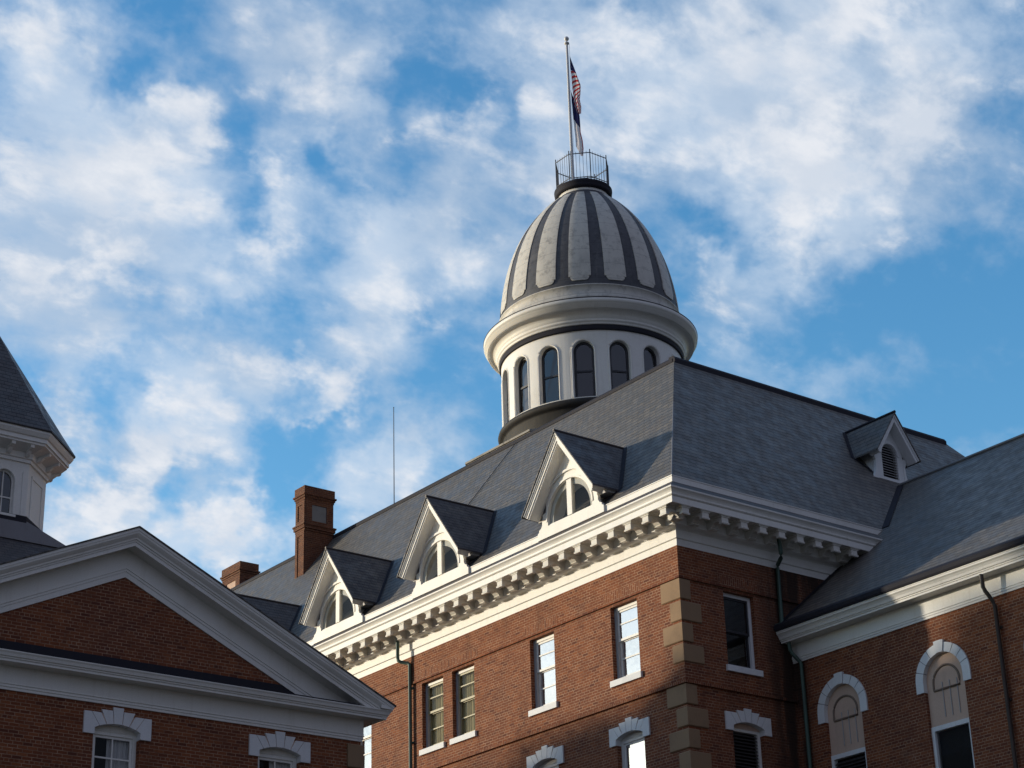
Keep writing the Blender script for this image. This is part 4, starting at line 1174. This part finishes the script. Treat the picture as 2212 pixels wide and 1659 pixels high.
m.build('roof_hatch', 'white', tow)
m = MB()
RR = 1.03
V = [(TX + RR * math.cos(PI / 8 + PI / 4 * i), TY + RR * math.sin(PI / 8 + PI / 4 * i)) for i in range(8)]
for i in range(8):
    a, b_ = V[i], V[(i + 1) % 8]
    for z, r in ((38.82, .016), (39.84, .018)): m.tube([(*a, z), (*b_, z)], r, 6)
    m.tube([(*a, 38.68), (*a, 39.98)], .02, 6)
    for j in range(1, 6):
        x, y = a[0] + (b_[0] - a[0]) * j / 6, a[1] + (b_[1] - a[1]) * j / 6
        m.tube([(x, y, 38.70), (x, y, 39.92)], .0075, 5)
m.build('railing', 'iron', tow)

# ================================================================== FLAGPOLE, FLAGS, ROD
FX, FY = -14.91, 9.70
fp = MB()
fp.tube([(FX, FY, 38.70), (FX, FY, 44.72)], [.065, .047], 14)
fp.lathe([(.0, 44.69), (.06, 44.69), (.095, 44.72), (.10, 44.76), (.055, 44.80), (.0, 44.80)], (FX, FY), 16)
pole = fp.build('flagpole', 'steel', None, (FX, FY, 38.7))
tag(pole, 'tall aluminium flagpole with a ball on top, standing at the railing of the dome', 'flagpole')
bl = MB()
bl.lathe([(.095 * math.sin(PI * i / 12), 44.95 - .095 * math.cos(PI * i / 12)) for i in range(13)], (FX, FY), 16)
bl.tube([(FX, FY, 44.78), (FX, FY, 44.86)], .02, 8)
bl.build('ball_finial', 'steel', pole)
hl_ = MB()
hl_.tube([(FX + .09, FY + .05, 44.7), (FX + .075, FY + .045, 41.5), (FX + .08, FY + .05, 39.9)], .006, 5)
hl_.build('halyard', 'steel', pole)
def flag_mat(name, kind):
    m, t, b = mat(name, rough=0.8, spec=0.1)
    v = uv(t); sx = N_sep(t, v, 0); sy = N_sep(t, v, 1)
    if kind == 'stripes':
        q = math_(t, 'ADD', sy, math_(t, 'MULTIPLY', math_(t, 'MULTIPLY', sx, math_(t, 'POWER', sy, 2.0)), 0.55))
        s = math_(t, 'GREATER_THAN', math_(t, 'FRACT', math_(t, 'MULTIPLY', q, 10.5)), 0.47)
        col = mixc(t, s, (0.50, 0.045, 0.055), (0.74, 0.72, 0.74))
        col = mixc(t, math_(t, 'LESS_THAN', math_(t, 'ADD', sy, math_(t, 'MULTIPLY', sx, -.03)), 0.26), col, (0.03, 0.035, 0.12))
        vo = N(t, 'ShaderNodeTexVoronoi'); t.links.new(v, vo.inputs['Vector']); vo.inputs['Scale'].default_value = 14
        star = math_(t, 'MULTIPLY', math_(t, 'LESS_THAN', vo.outputs['Distance'], 0.17), math_(t, 'LESS_THAN', sy, 0.225))
        col = mixc(t, star, col, (0.65, 0.66, 0.72))
    else:
        col = mixc(t, math_(t, 'LESS_THAN', math_(t, 'ADD', sy, math_(t, 'MULTIPLY', sx, -.10)), 0.46), (0.74, 0.70, 0.74), (0.022, 0.025, 0.085))
        red = math_(t, 'MULTIPLY', math_(t, 'GREATER_THAN', sx, 0.86), math_(t, 'GREATER_THAN', sy, 0.55))
        col = mixc(t, red, col, (0.42, 0.05, 0.08))
    t.links.new(col, b.inputs['Base Color'])
    tl = N(t, 'ShaderNodeBsdfTranslucent'); t.links.new(col, tl.inputs[0])
    ms = N(t, 'ShaderNodeMixShader'); ms.inputs[0].default_value = 0.45
    t.links.new(b.outputs[0], ms.inputs[1]); t.links.new(tl.outputs[0], ms.inputs[2])
    t.links.new(ms.outputs[0], t.nodes['Material Output'].inputs[0])
    return m
def limp_flag(name, material, ztop, length, widths, lean, seed):
    rnd = random.Random(seed)
    nu, nv = 18, 56
    dirx = Vector((cr.x, cr.y, 0)).normalized(); diry = Vector((-dirx.y, dirx.x, 0))
    vs, fs, uvs = [], [], []
    for j in range(nv + 1):
        t_ = j / nv
        k = t_ * (len(widths) - 1); i0 = min(int(k), len(widths) - 2); wd = widths[i0][1] + (widths[i0 + 1][1] - widths[i0][1]) * (k - i0); lf = widths[i0][0] + (widths[i0 + 1][0] - widths[i0][0]) * (k - i0)
        for i in range(nu + 1):
            s = i / nu
            off = lf + wd * s
            fold = .055 * math.sin(s * 6 + t_ * 4 + seed) * (.25 + .6 * t_) + .012 * math.sin(s * 13 - t_ * 7)
            p = Vector((FX, FY, ztop - t_ * length)) + dirx * off + diry * fold + Vector((0, 0, -s * lean * (1 - .3 * t_)))
            vs.append(p); uvs.append((s, t_))
    for j in range(nv):
        for i in range(nu):
            a = j * (nu + 1) + i; fs.append((a, a + 1, a + nu + 2, a + nu + 1))
    o0 = Vector((FX, FY, ztop))
    me = bpy.data.meshes.new(name); me.from_pydata([tuple(v - o0) for v in vs], [], fs)
    me.materials.append(material)
    l = me.uv_layers.new(name='UVMap')
    for p in me.polygons:
        p.use_smooth = True
        for li in p.loop_indices: l.data[li].uv = uvs[me.loops[li].vertex_index]
    ob = bpy.data.objects.new(name, me); C.objects.link(ob); ob.location = o0
    return ob
f1 = limp_flag('striped_flag', flag_mat('striped_cloth', 'stripes'), 44.24, 2.60, [(.09, .01), (.095, .10), (.10, .185), (.12, .25), (.13, .33), (.14, .30), (.16, .24), (.18, .26), (.26, .16)], .10, 1)
tag(f1, 'red and white striped flag with navy canton hanging limp near the top of the flagpole', 'flag')
f2 = limp_flag('state_flag', flag_mat('navy_white_cloth', 'state'), 42.66, 2.85, [(.07, .03), (.08, .12), (.10, .20), (.11, .25), (.12, .25), (.14, .23), (.16, .27), (.17, .28), (.32, .10)], .12, 2)
tag(f2, 'navy and white flag hanging limp below the striped flag, just above the railing', 'flag')
ar = MB()
ar.tube([(-19.75, 4.9, 26.15), (-19.75, 4.9, 30.12)], [.020, .014], 6)
ar.lathe([(.0, 30.17), (.025, 30.14), (.0, 30.10)], (-19.75, 4.9), 8)
an = ar.build('lightning_rod', 'iron', None, (-19.75, 4.9, 26.2))
tag(an, 'thin grey rod standing on the slate roof ridge between the chimney and the dome', 'rod')

# ================================================================== UNSEEN TREES added to cast shade on the wing and lower wall
def shade_tree(x, y, h, rad, label, seed, flat=.75):
    rnd = random.Random(seed)
    t = thing('added_shade_tree', label, 'tree', (x, y, 0))
    m = MB()
    m.tube([(x, y, 0), (x + .1, y, h * .2), (x - .1, y + .1, h * .45), (x, y, h * .85)], [.5, .42, .32, .06], 12)
    tips = []
    for i in range(26):
        a = rnd.uniform(0, 2 * PI); z0 = h * rnd.uniform(.25, .75); l = rad * rnd.uniform(.5, .95) * (1.1 - .5 * (z0 / h))
        z1 = min(z0 + l * rnd.uniform(.3, .8), h * .97)
        p0 = Vector((x, y, z0)); p2 = Vector((x + math.cos(a) * l, y + math.sin(a) * l, z1)); p1 = (p0 + p2) / 2 + Vector((0, 0, -.15 * l))
        m.tube([p0, p1, p2], [.14, .08, .03], 7); tips += [p1, p2, (p1 + p2) / 2]
    m.build('trunk', 'bark', t)
    f = MB()
    cl = []
    for i in range(150):
        a = rnd.uniform(0, 2 * PI); q = math.sqrt(rnd.random()); zz_ = rnd.uniform(-1, 1)
        s = math.sqrt(max(0, 1 - zz_ * zz_))
        cl.append((Vector((x + math.cos(a) * rad * s * (.45 + .55 * q), y + math.sin(a) * rad * s * (.45 + .55 * q), h * .66 + zz_ * h * .34)), rnd.uniform(.9, 1.6)))
    for c, r in cl:
        for j in range(70):
            d = Vector((rnd.gauss(0, 1), rnd.gauss(0, 1), rnd.gauss(0, .8))) * (r * .5)
            p = c + d
            if p.z > h: continue
            u = Vector((rnd.gauss(0, 1), rnd.gauss(0, 1), rnd.gauss(0, .6))).normalized(); v = u.cross(Vector((rnd.gauss(0, 1), rnd.gauss(0, 1), rnd.gauss(0, 1)))).normalized()
            s = rnd.uniform(.16, .34)
            f.face([p - u * s, p + v * s * .5, p + u * s, p - v * s * .5])
    mm, tt, bb = mat('leaf_' + str(seed), rough=.6, spec=.3)
    tt.links.new(ramp(tt, noise(tt, pos(tt), .9, 3, .6).outputs[0], [(.35, (.035, .06, .02)), (.65, (.08, .12, .035))]), bb.inputs['Base Color'])
    f.build('crown', mm, t)
shade_tree(-24.5, -26.5, 21.5, 6.6, 'tall unseen broadleaf tree added to cast shade, west of the gabled building', 3)
shade_tree(-16.5, -27.5, 21.7, 6.0, 'unseen broadleaf tree added to cast shade, nearer the gabled building', 4)
shade_tree(-34.0, -26.0, 18.9, 5.0, 'lower unseen broadleaf tree added to cast shade, furthest west', 5)
